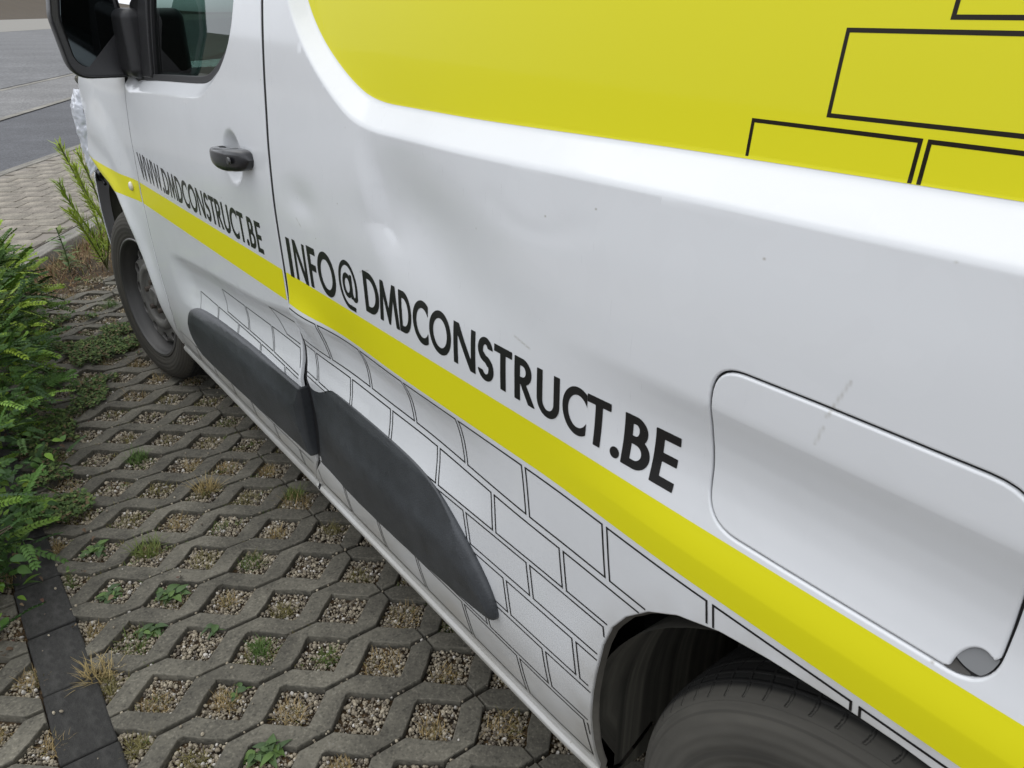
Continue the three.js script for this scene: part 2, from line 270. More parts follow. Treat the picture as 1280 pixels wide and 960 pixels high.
{ // the bank across the road climbs out of the picture
  const G = new Geo(), n = 40, k = 8; for (let i = 0; i <= n; i++) for (let j = 0; j <= k; j++) { const [x, z] = rd(-60 + i * 9, 42 + j * 8), t = j / k; G.v(x, 0.02 + 7 * t * t + 0.9 * t + 1.2 * t * fbm(i * 0.7, j * 0.9, 31, 3), z, 0, 1, 0, x, z); }
  for (let i = 0; i < n; i++) for (let j = 0; j < k; j++) { const a = i * (k + 1) + j, b = a + k + 1; G.i.push(a, b, b + 1, a, b + 1, a + 1); }
  const g = G.build(); g.computeVertexNormals(); struct('dry_bank', g, std({ color: lin(0.24, 0.215, 0.13), map: again(soilTex, [0.3, 0.3]), roughness: 1, side: THREE.DoubleSide }), 'dry grassy bank across the road');
}

// paved footway of double-T stones behind the kerb
{
  const base = quadSheet([onKerb(-4, 0.12), onKerb(12, 0.12), onKerb(12, 1.43), onKerb(-4, 1.43)], 0.043, std({ color: lin(0.20, 0.178, 0.15), roughness: 1 }), 'footway', 'footway of pale interlocking stones between kerb and road');
  const w = 0.0965, hh = 0.0795, q = 0.006, s = new THREE.Shape([[-w + q, -hh], [-0.03, -hh + 0.004], [0.03, -hh - 0.001], [w - q, -hh], [w, -hh + 0.02], [w - 0.005, 0], [w, hh - 0.02], [w - q, hh], [0.03, hh + 0.001], [-0.03, hh - 0.004], [-w + q, hh], [-w, hh - 0.02], [-w - 0.004, 0], [-w, -hh + 0.02]].map((p) => new THREE.Vector2(...p)));
  const g = new THREE.ExtrudeGeometry(s, { depth: 0.03, bevelEnabled: true, bevelThickness: 0.003, bevelSize: 0.002, bevelSegments: 1 }); g.rotateX(-Math.PI / 2);
  const mats = [[0.33, 0.30, 0.26], [0.36, 0.33, 0.285], [0.31, 0.28, 0.245], [0.345, 0.312, 0.27]].map((c, i) => std({ color: lin(...c), map: again(concreteTex, [1.5, 1.5], [i * 0.3, 0.2]), roughness: 0.92 })), R = rng(5);
  const ang = Math.atan2(-KP[1], KP[0]); let n = 0; const rest = [];
  for (let r = 0; r < 62; r++) for (let c = 0; c < 7; c++) {
    const a = -0.75 + r * 0.1655, b = 0.225 + (c + (r % 2) * 0.5) * 0.2; if (b > 1.42) continue;
    const [x, z] = onKerb(a, b), dx = (R() - 0.5) * 0.004, yy = 0.016 + R() * 0.004, k = Math.floor(R() * 4);
    if (n < 290) { const m = part('paver', g, mats[k], base); m.position.set(x + dx, yy, z); m.rotation.y = ang + (R() - 0.5) * 0.02; n++; }
  }
  // kerb stones
  for (let k = 0; k < 10; k++) { const [x, z] = onKerb(-1.4 + k * 1.003, 0.052), m = part('kerb_stone', new RoundedBoxGeometry(0.998, 0.3, 0.1, 2, 0.008), kerbPale, base); m.position.set(x, -0.1, z); m.rotation.y = Math.atan2(-K[1], K[0]); }
  for (let k = 0; k < 9; k++) { const [x, z] = onKerb(-1 + k * 1.003, 1.49), m = part('kerb_stone', new RoundedBoxGeometry(0.998, 0.3, 0.09, 2, 0.008), kerbPale, base); m.position.set(x, -0.1, z); m.rotation.y = Math.atan2(-K[1], K[0]); }
}

// grass pavers: zigzag strips with diamond openings between them. U runs across (towards the van), line n runs along the van.
const LX = (n) => 1.26632 + 0.09622 * n, LZ = (U) => 0.20865 - 0.2 * U, W = 0.09622;
const holes = [];
{
  const lot = new THREE.Group(); lot.name = 'parking_pavement'; lot.userData = { kind: 'structure', label: 'parking space of grey open grass pavers beside the van' }; scene.add(lot);
  const R = rng(11), ru = 0.065, rv = 0.060, gap = 0.0034;
  function strip(par, U0, U1, seed) {   // between line n (parity par) and n + 1; local x from 0 to W, local y = -(z) from U0 to U1 in metres
    const Q = rng(seed), jit = () => (Q() - 0.5) * 0.0045;
    const sidePts = (odd) => {       // outline of one long edge as [u, depth]
      const P = [[U0 * 0.2 + gap, 0]];
      for (let k = Math.floor(U0) - 1; k <= U1 + 1; k++) {
        const c = (k + odd * 0.5) * 0.2;
        for (const [du, d] of [[-ru, 0], [-ru * 0.55, 0.45], [-ru * 0.09, 0.91], [0, 0.965], [ru * 0.09, 0.91], [ru * 0.55, 0.45], [ru, 0]]) { const u = c + du; if (u > U0 * 0.2 + gap + 0.001 && u < U1 * 0.2 - gap - 0.001) P.push([u + jit(), d * rv + (d > 0 ? jit() : 0)]); }
        const dAt = (u) => rv * Math.max(0, 1 - Math.abs(u - c) / ru);
        if (Math.abs(P[0][0] - c) < ru * 0.9) P[0][1] = dAt(P[0][0]);
        const ue = U1 * 0.2 - gap; if (Math.abs(ue - c) < ru * 0.9) P.end = dAt(ue);
      }
      P.push([U1 * 0.2 - gap, P.end || 0]);
      return P;
    };
    const A = sidePts(par).map(([u, d]) => new THREE.Vector2(gap + 0.002 + d, u)), B = sidePts(1 - par).map(([u, d]) => new THREE.Vector2(W - gap - 0.002 - d, u));
    const g = new THREE.ExtrudeGeometry(new THREE.Shape([...A, ...B.reverse()]), { depth: 0.07, bevelEnabled: true, bevelThickness: 0.0025, bevelSize: 0.002, bevelOffset: -0.001, bevelSegments: 2 });
    g.rotateX(-Math.PI / 2); g.translate(0, -0.0725, 0); return g;   // top face at y = 0; local z = -u
  }
  const kinds = {};
  const getStrip = (par, U0, U1, v) => (kinds[[par, U0, U1, v]] ||= strip(par, U0, U1, 100 + v * 7 + par * 3 + U0));
  const rows = [[-1.5, 1.5, -32, 14], [1.5, 4.5, -32, 14], [-5.0, -2.0, -20, 6]];
  const lim = (x, z) => x > -1.76 + Math.max(0, z) * 1.0;
  for (const [U0, U1, n0, n1] of rows) for (let n = n0; n < n1; n++) {
    if (!lim(LX(n) + 0.05, LZ((U0 + U1) / 2))) continue;
    const par = ((n % 2) + 2) % 2, v = Math.floor(R() * 3), far = U0 < -3, m = part('paver', getStrip(par, U0, U1, v), concrete[Math.floor(R() * concrete.length)], lot);
    m.position.set(LX(n), -R() * 0.005, 0.20865 - (far ? 0.0 : 0)); m.rotation.set((R() - 0.5) * 0.006, (R() - 0.5) * 0.004, (R() - 0.5) * 0.012);
    if (far) m.position.z -= 0.006;
  }
  for (let n = -32; n <= 14; n++) for (let h = -11; h <= 8; h++) {
    const U = h / 2, par = ((n % 2) + 2) % 2; if (Math.abs((U - par * 0.5) % 1) > 0.01 && Math.abs(Math.abs((U - par * 0.5) % 1) - 1) > 0.01) continue;
    if (U > -1.9 && U < -1.6) continue; if (Math.abs(U + 2) < 0.1) { if (n > -20 && n < 6) holes.push([LX(n), 0.620, 0.5]); continue; } if (U < -2 && (n < -20 || n > 6)) continue; if (!lim(LX(n), LZ(U))) continue;
    if (U > -2 && U < -1.45) { holes.push([LX(n), LZ(-1.5) - 0.018, 0.6]); continue; }
    holes.push([LX(n), LZ(U), 1]);
  }
  for (let k = 0; k < 15; k++) { const m = part('edging_stone', new RoundedBoxGeometry(0.193, 0.09, 0.099, 2, 0.005), darkStone[Math.floor(R() * 3)], lot); m.position.set(1.13 + 0.0985 + (k - 12) * 0.197 + 0.197 - 0.197, -0.046 - R() * 0.003, 0.5525 + (R() - 0.5) * 0.004); m.rotation.set((R() - 0.5) * 0.02, (R() - 0.5) * 0.03, (R() - 0.5) * 0.02); }
  for (let k = 1; k < 4; k++) { const m = part('edging_stone', new RoundedBoxGeometry(0.193, 0.09, 0.099, 2, 0.005), darkStone[Math.floor(R() * 3)], lot); m.position.set(1.13 + 0.0985 + (k + 2) * 0.197, -0.048, 0.5525); }
}
// gravel in the openings and joints
{
  const R = rng(21), geos = [];
  for (let k = 0; k < 3; k++) { const g = new THREE.IcosahedronGeometry(1, 1), p = g.attributes.position, Q = 300 + k * 9; for (let i = 0; i < p.count; i++) { const v = V3(p.getX(i), p.getY(i), p.getZ(i)), s = 0.8 + 0.4 * fbm(v.x * 1.3 + Q, v.y * 1.3 + v.z * 1.7 + Q, k, 2); p.setXYZ(i, v.x * s, v.y * s * 0.75, v.z * s * 0.85); } g.deleteAttribute('uv'); g.computeVertexNormals(); geos.push(g); }
  const lists = [[], [], []], cols = [[], [], []];
  const add = (x, y, z, r) => { const k = Math.floor(R() * 3); lists[k].push(M4(V3(x, y, z), EU(R() * 6, R() * 6, R() * 6), V3(r, r, r))); const t = R(), b = t < 0.07 ? [0.5, 0.47, 0.42] : t < 0.40 ? [0.35, 0.305, 0.225] : t < 0.80 ? [0.25, 0.213, 0.155] : [0.12, 0.10, 0.076], m = 0.8 + R() * 0.4; cols[k].push(lin(b[0] * m, b[1] * m, b[2] * m)); };
  for (const [x, z, s] of holes) {
    const near = Math.hypot(x - 2.58, z - 0.53), cnt = near < 2 ? 380 : near < 3 ? 240 : 110, big = near < 2 ? 1 : near < 3 ? 1.1 : 1.5;
    for (let k = 0; k < cnt; k++) { let a = R() * 2 - 1, b = R() * 2 - 1; const u = (a + b) / 2, v = (a - b) / 2; if ((s === 0.6 && v > 0.3) || (s === 0.5 && v < -0.2)) continue; const r = (0.0017 + R() * R() * 0.0044) * big; add(x + u * 0.060, -0.0185 + R() * 0.007, z + v * 0.064, r); }
  }
  for (let k = 0; k < 1500; k++) { const n = Math.floor(R() * 46) - 32, x = LX(n) + (R() - 0.5) * 0.006, z = 0.5 - R() * 1.2; add(x, -0.008 + R() * 0.005, z, 0.002 + R() * 0.002); }
  for (let k = 0; k < 260; k++) { const x = -1.4 + R() * 3.6, z = 0.6 - R() * 1.0; add(x, 0.002, z, 0.0015 + R() * 0.0025); }
  const gm = std({ roughness: 0.85 });
  geos.forEach((g, k) => stuff('gravel', g, gm, lists[k], scene, 'small beige and white pebbles in the paver openings', cols[k]));
}
// ---------- the van ----------
const van = thing('panel_van', 'white panel van with yellow stripe, dented side and black lettering parked on grass pavers', 'van');
const archPoly = (cx, pts) => pts.map(([x, y]) => [x, y]);
const archRear = (() => { const L = [[2.047, 0.10], [2.048, 0.30], [2.050, 0.35], [2.056, 0.406], [2.063, 0.451], [2.076, 0.514], [2.091, 0.556], [2.115, 0.593], [2.151, 0.629], [2.193, 0.656], [2.247, 0.675], [2.304, 0.684], [2.377, 0.690], [2.43, 0.692]]; return polySdf([...L, ...L.slice(0, -1).reverse().map(([x, y]) => [4.86 - x, y])]); })();
const archFront = (() => { const L = [[0.028, 0.10], [0.028, 0.22], [0.018, 0.34], [0.008, 0.411], [-0.022, 0.491], [-0.070, 0.584], [-0.115, 0.645], [-0.17, 0.695], [-0.25, 0.722], [-0.36, 0.738], [-0.46, 0.754], [-0.56, 0.768], [-0.75, 0.775], [-0.75, 0.10]]; return polySdf(L); })();
const flapOut = roundPoly([[2.194, 0.952, 0.034], [2.30, 0.9535], [2.472, 0.9535, 0.042], [2.472, 0.783, 0.03], [2.30, 0.783], [2.205, 0.784, 0.045], [2.197, 0.87]], 8);
const flapHole = polySdf(flapOut);
const bend = (y) => 1.166 - 0.072 * sst(0.345, 0.26, y);   // the shut line behind the front door
const seam = []; for (let k = 0; k <= 24; k++) { const y = 1.74 - k * (1.74 - 0.2) / 24; seam.push([bend(y), y]); }
const sidePoly = polySdf([...seam.map(([x, y]) => [x + 0.003, y]), [3.10, 0.2], [3.16, 0.6], [3.14, 1.74]]);
const sidePhi = (x, y) => Math.min(sidePoly(x, y), -archRear(x, y), -flapHole(x, y));
sidePhi.box = [1.08, 0.19, 3.17, 1.75];
const sidePanel = part('side_panel', sheet(sidePhi, dented, { edge: 0.0025, flange: 0.006, tol: 0.00007, hin: 0.002, hmin: 0.004 }), white, van);
sidePanel.userData.label = 'dented rear side panel with info address and brick outlines';
// fuel flap with its finger notch
const flapPoly = polySdf(flapOut);
const notch = (x, y) => Math.hypot((x - 2.459) / 0.016, (y - 0.783) / 0.026) - 1;
const flapPhi = (x, y) => Math.min(flapPoly(x, y) - lerp(0.0014, 0.0022, sst(0.80, 0.86, y)), notch(x, y) * 0.016);
const flap = part('fuel_flap', sheet(flapPhi, dented, { box: flapPoly.box, edge: 0.0028, flange: 0.0008, hmin: 0.0015, hin: 0.004, tol: 0.00006, h0: 0.024 }), white, van);
part('fuel_flap_pocket', sheet(flapPoly, (x, y) => dented(x, y) - 0.0034, { edge: 0.0005, flange: 0.0, h0: 0.024, hmin: 0.006, hin: 0.006 }), darkVoid, van);  // dark sheet close behind the flap, its colour gives the gap its shade
const lens = (x) => 0.7965 - 0.0065 * (1 - ((x - 2.459) / 0.018) ** 2), inNotch = (x, y) => Math.min(flapPoly(x, y) - 0.001, -notch(x, y) * 0.016 + 0.004), NB = { box: [2.435, 0.775, 2.485, 0.82], edge: 0.0004, flange: 0, h0: 0.012, hmin: 0.0015, hin: 0.0015 };
part('finger_grip', sheet((x, y) => Math.min(inNotch(x, y), y - lens(x) - 0.0006), (x, y) => dented(x, y) - 0.0028 + 0.0012 * sst(0.808, 0.79, y), NB), std({ color: lin(0.20, 0.205, 0.208), roughness: 0.45 }), van);
part('finger_recess', sheet((x, y) => Math.min(inNotch(x, y), lens(x) - 0.0012 - y), (x, y) => dented(x, y) - 0.0032 + 0.0026 * sst(0.790, 0.7825, y), NB), std({ color: lin(0.05, 0.047, 0.042), roughness: 0.6 }), van);
// front door
const doorOut = roundPoly([[0.120, 1.068, 0.01], [0.112, 0.95], [0.100, 0.86], [0.072, 0.74], [0.075, 0.62], [0.088, 0.52], [0.098, 0.42], [0.085, 0.34], [0.050, 0.245, 0.02], [0.40, 0.236], [1.085, 0.236, 0.01], ...seam.slice(0, -2).reverse().map(([x, y]) => [x - 0.008, y]), [0.72, 1.73, 0.04], [-0.06, 1.11, 0.02]], 6);
const doorPoly = polySdf(doorOut);
const doorPhi = (x, y) => Math.min(doorPoly(x, y), -winPoly(x, y)); doorPhi.box = doorPoly.box;
const door = part('front_door', sheet(doorPhi, doorCup, { edge: 0.0025, flange: 0.006, hmin: 0.004, hin: 0.004, tol: 0.00008 }), white, van);
part('window_seal', sheet((x, y) => Math.min(winPoly(x, y) - 0.0005, 0.015 - winPoly(x, y)), (x, y) => side(x, y) - 0.001, { box: winPoly.box, edge: 0.002, flange: 0.016, hmin: 0.004, hin: 0.012 }), rubberSeal, door);
const glassMat = phy({ color: lin(0.25, 0.34, 0.31), roughness: 0.02, transmission: 1, thickness: 0, ior: 1.5, specularIntensity: 1 });
part('window_glass', sheet((x, y) => winPoly(x, y) - 0.012, (x, y) => side(x, y) - 0.012, { box: winPoly.box, edge: 0.001, flange: 0, hmin: 0.008, hin: 0.02 }), glassMat, door);
// window divider and the triangle that carries the mirror
part('window_divider', sheet((x, y) => Math.min(0.016 - Math.abs(x - 0.335 - (y - 1.09) * 0.12), winPoly(x, y) - 0.004), (x, y) => side(x, y) - 0.004, { box: [0.3, 1.05, 0.46, 1.6], edge: 0.002, flange: 0.012, hmin: 0.004 }), blackPlastic, door);
part('door_gap_shade', sheet((x, y) => Math.min(0.012 - Math.abs(x - bend(y)), y - 0.21, 1.73 - y), (x, y) => Math.min(dented(x, y), side(x, y)) - 0.0014, { box: [1.06, 0.2, 1.20, 1.74], edge: 0.001, flange: 0.02, hmin: 0.006, hin: 0.008 }), darkVoid, van);  // black strip almost flush in the shut line, paints the shade of the gap
part('door_gap_shade', sheet((x, y) => Math.min(Math.abs(x - 0.09) < 0.3 ? 0.008 - Math.abs(doorPoly(x, y)) : -1, 0.4 - x, 1.07 - y), (x, y) => side(x, y) - 0.0012, { box: [0.0, 0.22, 0.2, 1.08], edge: 0.001, flange: 0.0, hmin: 0.006, hin: 0.008 }), darkVoid, van);  // same dark strip between wing and door, shade of the gap as colour
// front wing
const wingOut = roundPoly([[0.114, 1.07, 0.01], [0.106, 0.95], [0.094, 0.86], [0.066, 0.74], [0.069, 0.62], [0.082, 0.52], [0.092, 0.42], [0.079, 0.34], [0.044, 0.235], [0.0, 0.225], [0.0, 0.10], [-0.50, 0.10], [-0.545, 0.76], [-0.53, 0.80, 0.05], [-0.545, 0.85, 0.05], [-0.61, 0.895, 0.05], [-0.69, 0.94, 0.04], [-0.70, 1.0, 0.04], [-0.62, 1.035, 0.03], [-0.05, 1.08]], 6);
const wingPoly = polySdf(wingOut), wingPhi = (x, y) => Math.min(wingPoly(x, y), -archFront(x, y)); wingPhi.box = wingPoly.box;
const wingSurf = (x, y) => { let z = side(x, y); const d = -archFront(x, y); z += 0.014 * Math.exp(-((Math.max(0, d) / 0.05) ** 2)) * sst(0.2, 0.4, y); const r = Math.hypot(x + 0.34, y - 0.76); z += 0.016 * sst(0.30, 0.17, Math.hypot((x + 0.34) * 0.72, y - 0.70)) * sst(-0.03, 0.03, d); return z; };
const wing = part('front_wing', sheet(wingPhi, wingSurf, { edge: 0.0025, flange: 0.006, hmin: 0.005, hin: 0.008 }), white, van);
{ // small side lamp
  const g = new THREE.SphereGeometry(0.014, 20, 12); g.scale(1, 1, 0.55); const y = 0.752, x = -0.005, m = part('side_repeater', g, phy({ color: lin(0.7, 0.66, 0.55), roughness: 0.12, clearcoat: 1 }), wing); m.position.set(x, y, wingSurf(x, y) + 0.002);
}
// sill under the door
part('sill', sheet(polySdf(roundPoly([[0.03, 0.195], [0.036, 0.233, 0.006], [1.085, 0.233], [1.09, 0.195]], 4)), (x, y) => side(x, y) - 0.001, { edge: 0.003, flange: 0.03, hmin: 0.004 }), white, van);
{ // underside return of the sill, floor of the body
  const P = []; const G = new Geo(); for (let k = 0; k <= 40; k++) { const x = 0.03 + k * (2.046 - 0.03) / 40; P.push(G.v(x, 0.196, -0.072, 0, -0.6, 0.8), G.v(x, 0.188, -0.095, 0, -0.95, 0.3), G.v(x, 0.235, -0.16, 0, -1, 0)); }
  for (let k = 0; k < 40; k++) for (let j = 0; j < 2; j++) { const a = k * 3 + j, b = a + 3; G.i.push(P[a], P[b], P[b + 1], P[a], P[b + 1], P[a + 1]); }
  part('sill_underside', G.build(), white, van);
}

// ---------- stickers on the paint ----------
const stripe = (phi, surf, parent) => { const f = (x, y) => Math.min(phi(x, y) - 0.004, y - 0.7125, 0.777 - y); f.box = [phi.box[0], 0.70, phi.box[2], 0.79]; return part('yellow_stripe', sheet(f, surf, { off: 0.0004, edge: 0, flange: 0, hmin: 0.004, hin: 0.004, tol: 0.00005 }), yellow, parent); };
stripe((() => { const f = (x, y) => Math.min(sidePoly(x, y), -archRear(x, y), -flapHole(x, y)); f.box = sidePoly.box; return f; })(), dented, sidePanel);
stripe(doorPhi, doorCup, door);
stripe(wingPhi, wingSurf, wing);
const panelYellow = part('yellow_panel', sheet((x, y) => Math.min(recess.f(x, y) - 0.003, 1.7 - y), dented, { box: recess.f.box, off: 0.0004, edge: 0, flange: 0, hmin: 0.005, hin: 0.016 }), yellow, sidePanel);
// outlines: each line is a thin strip of vinyl laid over the sheet
function lines(L, surf, ok, wdt) {
  const G = new Geo(), e = 0.0006, z = (x, y) => surf(x, y) + 0.0005;
  for (const [x0, y0, x1, y1] of L) {
    const len = Math.hypot(x1 - x0, y1 - y0), n = Math.max(1, Math.ceil(len / 0.006)), tx = (x1 - x0) / len, ty = (y1 - y0) / len, h = wdt / 2; let last = null;
    for (let k = 0; k <= n; k++) {
      const s = -h + (len + wdt) * k / n, x = x0 + tx * s, y = y0 + ty * s;
      if (!ok(x, y)) { last = null; continue; }
      const a = -(z(x + e, y) - z(x - e, y)) / (2 * e), b = -(z(x, y + e) - z(x, y - e)) / (2 * e), l = Math.hypot(a, b, 1), N = [a / l, b / l, 1 / l];
      const p = G.v(x - ty * h, y + tx * h, z(x - ty * h, y + tx * h), ...N), q = G.v(x + ty * h, y - tx * h, z(x + ty * h, y - tx * h), ...N);
      if (last) G.i.push(last[0], last[1], q, last[0], q, p);
      last = [p, q];
    }
  }
  return G.build();
}
function brickRect(L, x0, y0, x1, y1, sl = 0) { L.push([[x0, y1, x1, y1], [x0 + sl, y0, x1 + sl, y0], [x0, y1, x0 + sl, y0], [x1, y1, x1 + sl, y0]]); }
const outlines = (L, surf, ok, wdt, mat, parent) => { for (const b of L) { const g = lines(b, surf, ok, wdt); if (g.index.count) part('brick_outline', g, mat, parent); } };
{
  const rows = [[0.6305, 0.7030, 1.918, 0.157], [0.5580, 0.6180, 1.842, 0.155], [0.4940, 0.5490, 1.927, 0.155], [0.4210, 0.4825, 1.870, 0.153], [0.3450, 0.4110, 1.958, 0.153], [0.2620, 0.3360, 1.888, 0.152]], L = [];
  rows.forEach(([y0, y1, xj, p], r) => { for (let k = -5; k <= 4; k++) { const a = xj + k * p + 0.0042, b = xj + (k + 1) * p - 0.0042; if (b < 1.17) continue; if (r > 0 && a > 2.1) continue; brickRect(L, Math.max(a, 1.10), y0, b, y1, (y1 - y0) * 0.12); } });
  const cl = (x, y) => sidePhi(x, y) > 0.0015;
  outlines(L, dented, cl, 0.0026, ink, sidePanel);
  const D = []; // on the door
  for (const [a, b] of [[1.03, 1.19]]) brickRect(D, a, 0.612, b, 0.662, 0.05);
  for (let k = 0; k < 3; k++) brickRect(D, 0.676 + k * 0.16, 0.545, 0.676 + k * 0.16 + 0.152, 0.603, 0.008);
  brickRect(D, 1.156, 0.545, 1.30, 0.603);
  for (let k = 0; k < 5; k++) brickRect(D, 0.459 + k * 0.155, 0.46, 0.459 + k * 0.155 + 0.148, 0.537, 0.0);
  for (let k = 0; k < 7; k++) brickRect(D, 0.12 + k * 0.155, 0.262, 0.12 + k * 0.155 + 0.148, 0.31, 0.004);
  outlines(D, side, (x, y) => doorPhi(x, y) > 0.004, 0.0024, ink, door);
  const Y = []; // on the yellow panel
  const add = (x0, y0, x1, y1) => brickRect(Y, x0, y0, x1, y1);
  const bl = 0.1405, rowsY = [[1.07, 1.1525, 2.1672, 0.0066], [1.1625, 1.2215, 2.2338, 0.0066], [1.2305, 1.290, 2.3068, 0.0066], [1.299, 1.358, 2.374, 0.0066], [1.367, 1.426, 2.44, 0.0066]];
  for (const [y0, y1, x0, g] of rowsY) for (let k = 0; k < 4; k++) add(x0 + 0.007 + k * (bl + g), y0 + 0.001, x0 + 0.007 + k * (bl + g) + bl, y1 + 0.001);
  outlines(Y, dented, (x, y) => recess.f(x, y) > 0.003, 0.0032, brownInk, panelYellow);
}
// lettering: geometric capitals, cap height 1, as signed distances
const box2 = (x0, y0, x1, y1) => (x, y) => Math.min(x - x0, x1 - x, y - y0, y1 - y);
const poly2 = (P) => polySdf(P), uni = (...f) => (x, y) => { let m = -9; for (const g of f) m = Math.max(m, g(x, y)); return m; }, cut = (f, ...g) => (x, y) => Math.min(f(x, y), ...g.map((q) => q(x, y)));
const ell = (cx, cy, rx, ry) => (x, y) => { const u = (x - cx) / rx, v = (y - cy) / ry, k = Math.hypot(u, v); return k < 1e-4 ? Math.min(rx, ry) : (1 - k) * k / Math.hypot(u / rx, v / ry); };
const ring = (cx, cy, rx, ry, w, h = w) => { const o = ell(cx, cy, rx, ry), i = ell(cx, cy, rx - w, ry - h); return (x, y) => Math.min(o(x, y), -i(x, y)); };
const SW = 0.152;
const GL = {
  I: [0.30, box2(0.07, 0, 0.07 + SW, 1)],
  N: [0.92, uni(box2(0.07, 0, 0.07 + SW * 0.85, 1), box2(0.72, 0, 0.72 + SW * 0.85, 1), poly2([[0.07, 1], [0.07, 1.0], [0.24, 1], [0.85, 0], [0.68, 0]]))],
  F: [0.60, uni(box2(0.07, 0, 0.07 + SW, 1), box2(0.07, 0.86, 0.53, 1), box2(0.07, 0.45, 0.50, 0.585))],
  E: [0.62, uni(box2(0.07, 0, 0.07 + SW, 1), box2(0.07, 0.86, 0.55, 1), box2(0.07, 0.445, 0.53, 0.58), box2(0.07, 0, 0.55, 0.14))],
  T: [0.60, uni(box2(0.225, 0, 0.225 + SW, 1), box2(0.01, 0.86, 0.59, 1))],
  O: [1.04, ring(0.52, 0.5, 0.48, 0.52, SW, 0.145)],
  C: [0.84, cut(ring(0.52, 0.5, 0.48, 0.52, SW, 0.145), (x, y) => Math.max(0.78 - x, -9), (x, y) => Math.max(0.55 - x, Math.abs(y - 0.5) - 0.19))],
  D: [0.86, uni(box2(0.07, 0, 0.07 + SW, 1), box2(0.07, 0.86, 0.33, 1), box2(0.07, 0, 0.33, 0.14), cut(ring(0.32, 0.5, 0.48, 0.5, SW, 0.14), (x) => x - 0.315))],
  M: [1.02, uni(poly2([[0.03, 0], [0.17, 0], [0.29, 1], [0.165, 1]]), poly2([[0.165, 1], [0.29, 1], [0.56, 0.17], [0.51, 0], [0.48, 0]]), poly2([[0.73, 1], [0.855, 1], [0.54, 0], [0.51, 0], [0.46, 0.17]]), poly2([[0.73, 1], [0.855, 1], [0.99, 0], [0.85, 0]]))],
  W: [1.16, uni(poly2([[0.02, 1], [0.165, 1], [0.36, 0], [0.27, 0]]), poly2([[0.27, 0], [0.36, 0], [0.62, 1], [0.53, 1]]), poly2([[0.53, 1], [0.62, 1], [0.88, 0], [0.79, 0]]), poly2([[0.79, 0], [0.88, 0], [1.13, 1], [0.985, 1]]))],
  S: [0.66, uni(cut(ring(0.33, 0.725, 0.255, 0.29, SW, 0.135), (x, y) => Math.max(0.36 - x, y - 0.80), (x, y) => Math.max(0.30 - x, y - 0.60)), cut(ring(0.33, 0.285, 0.275, 0.30, SW, 0.135), (x, y) => Math.max(x - 0.30, 0.20 - y), (x, y) => Math.max(x - 0.34, 0.40 - y)), poly2([[0.17, 0.56], [0.26, 0.655], [0.50, 0.45], [0.41, 0.355]]))],
  R: [0.70, uni(box2(0.07, 0, 0.07 + SW, 1), box2(0.07, 0.86, 0.33, 1), box2(0.07, 0.43, 0.33, 0.56), cut(ring(0.32, 0.715, 0.27, 0.285, SW, 0.14), (x) => x - 0.315), poly2([[0.23, 0.47], [0.38, 0.5], [0.69, 0], [0.51, 0]]))],
  U: [0.84, uni(box2(0.07, 0.33, 0.07 + SW, 1), box2(0.615, 0.33, 0.615 + SW, 1), cut(ring(0.4185, 0.34, 0.3485, 0.36, SW, 0.14), (x, y) => 0.345 - y))],
  B: [0.70, uni(box2(0.07, 0, 0.07 + SW, 1), box2(0.07, 0.87, 0.30, 1), box2(0.07, 0.47, 0.34, 0.60), box2(0.07, 0, 0.34, 0.135), cut(ring(0.30, 0.735, 0.245, 0.265, SW, 0.13), (x) => x - 0.295), cut(ring(0.33, 0.30, 0.31, 0.30, SW, 0.135), (x) => x - 0.325))],
  '.': [0.30, ell(0.15, 0.085, 0.10, 0.10)],
  '@': [1.06, uni(cut(ring(0.52, 0.46, 0.49, 0.58, 0.085), (x, y) => Math.max(0.60 - x, y - 0.20), (x, y) => Math.max(0.86 - x, y - 0.02)), ring(0.48, 0.45, 0.24, 0.29, 0.095), box2(0.655, 0.17, 0.745, 0.73), cut(ring(0.84, 0.30, 0.17, 0.17, 0.075), (x, y) => 0.29 - y, (x) => 0.99 - x), poly2([[0.46, -0.12], [0.80, -0.12], [0.82, -0.035], [0.48, -0.035]]))],
};
const EXT = { I: [0.07, 0.222], N: [0.07, 0.85], F: [0.07, 0.53], O: [0.04, 1.0], '@': [0.03, 1.01], D: [0.07, 0.80], M: [0.03, 0.99], C: [0.04, 0.78], S: [0.055, 0.605], T: [0.01, 0.59], R: [0.07, 0.69], U: [0.07, 0.767], '.': [0.05, 0.25], B: [0.07, 0.64], E: [0.07, 0.55], W: [0.02, 1.13] };
function lettering(text, spans, base, top, surf, parent, bold = 0.012) {   // spans: where each letter starts and ends along the van
  const geos = [];
  [...text].forEach((c, i) => {
    const [x0, x1] = spans[i], [e0, e1] = EXT[c], sx = (x1 - x0) / (e1 - e0), ox = x0 - e0 * sx, xm = (x0 + x1) / 2, by = base(xm), hh = top(xm) - by, k = Math.min(sx, hh), f = GL[c][1];
    const phi = (x, y) => (f((x - ox) / sx, (y - by) / hh) + bold) * k;
    geos.push(sheet(phi, surf, { box: [x0 - 0.003, by - 0.22 * hh, x1 + 0.003, by + 1.08 * hh], off: 0.0005, edge: 0, flange: 0, h0: 0.0096, hmin: 0.0012, hin: 0.0048, tol: 0.00004 }));
  });
  return part('lettering', merge(geos), ink, parent);
}
const evenSpans = (text, x0, x1) => { let adv = 0; const at = []; for (const c of text) { at.push(adv); adv += GL[c][0]; } const sx = (x1 - x0) / (adv - 0.14); return [...text].map((c, i) => [x0 + (at[i] - 0.07 + EXT[c][0]) * sx, x0 + (at[i] - 0.07 + EXT[c][1]) * sx]); };
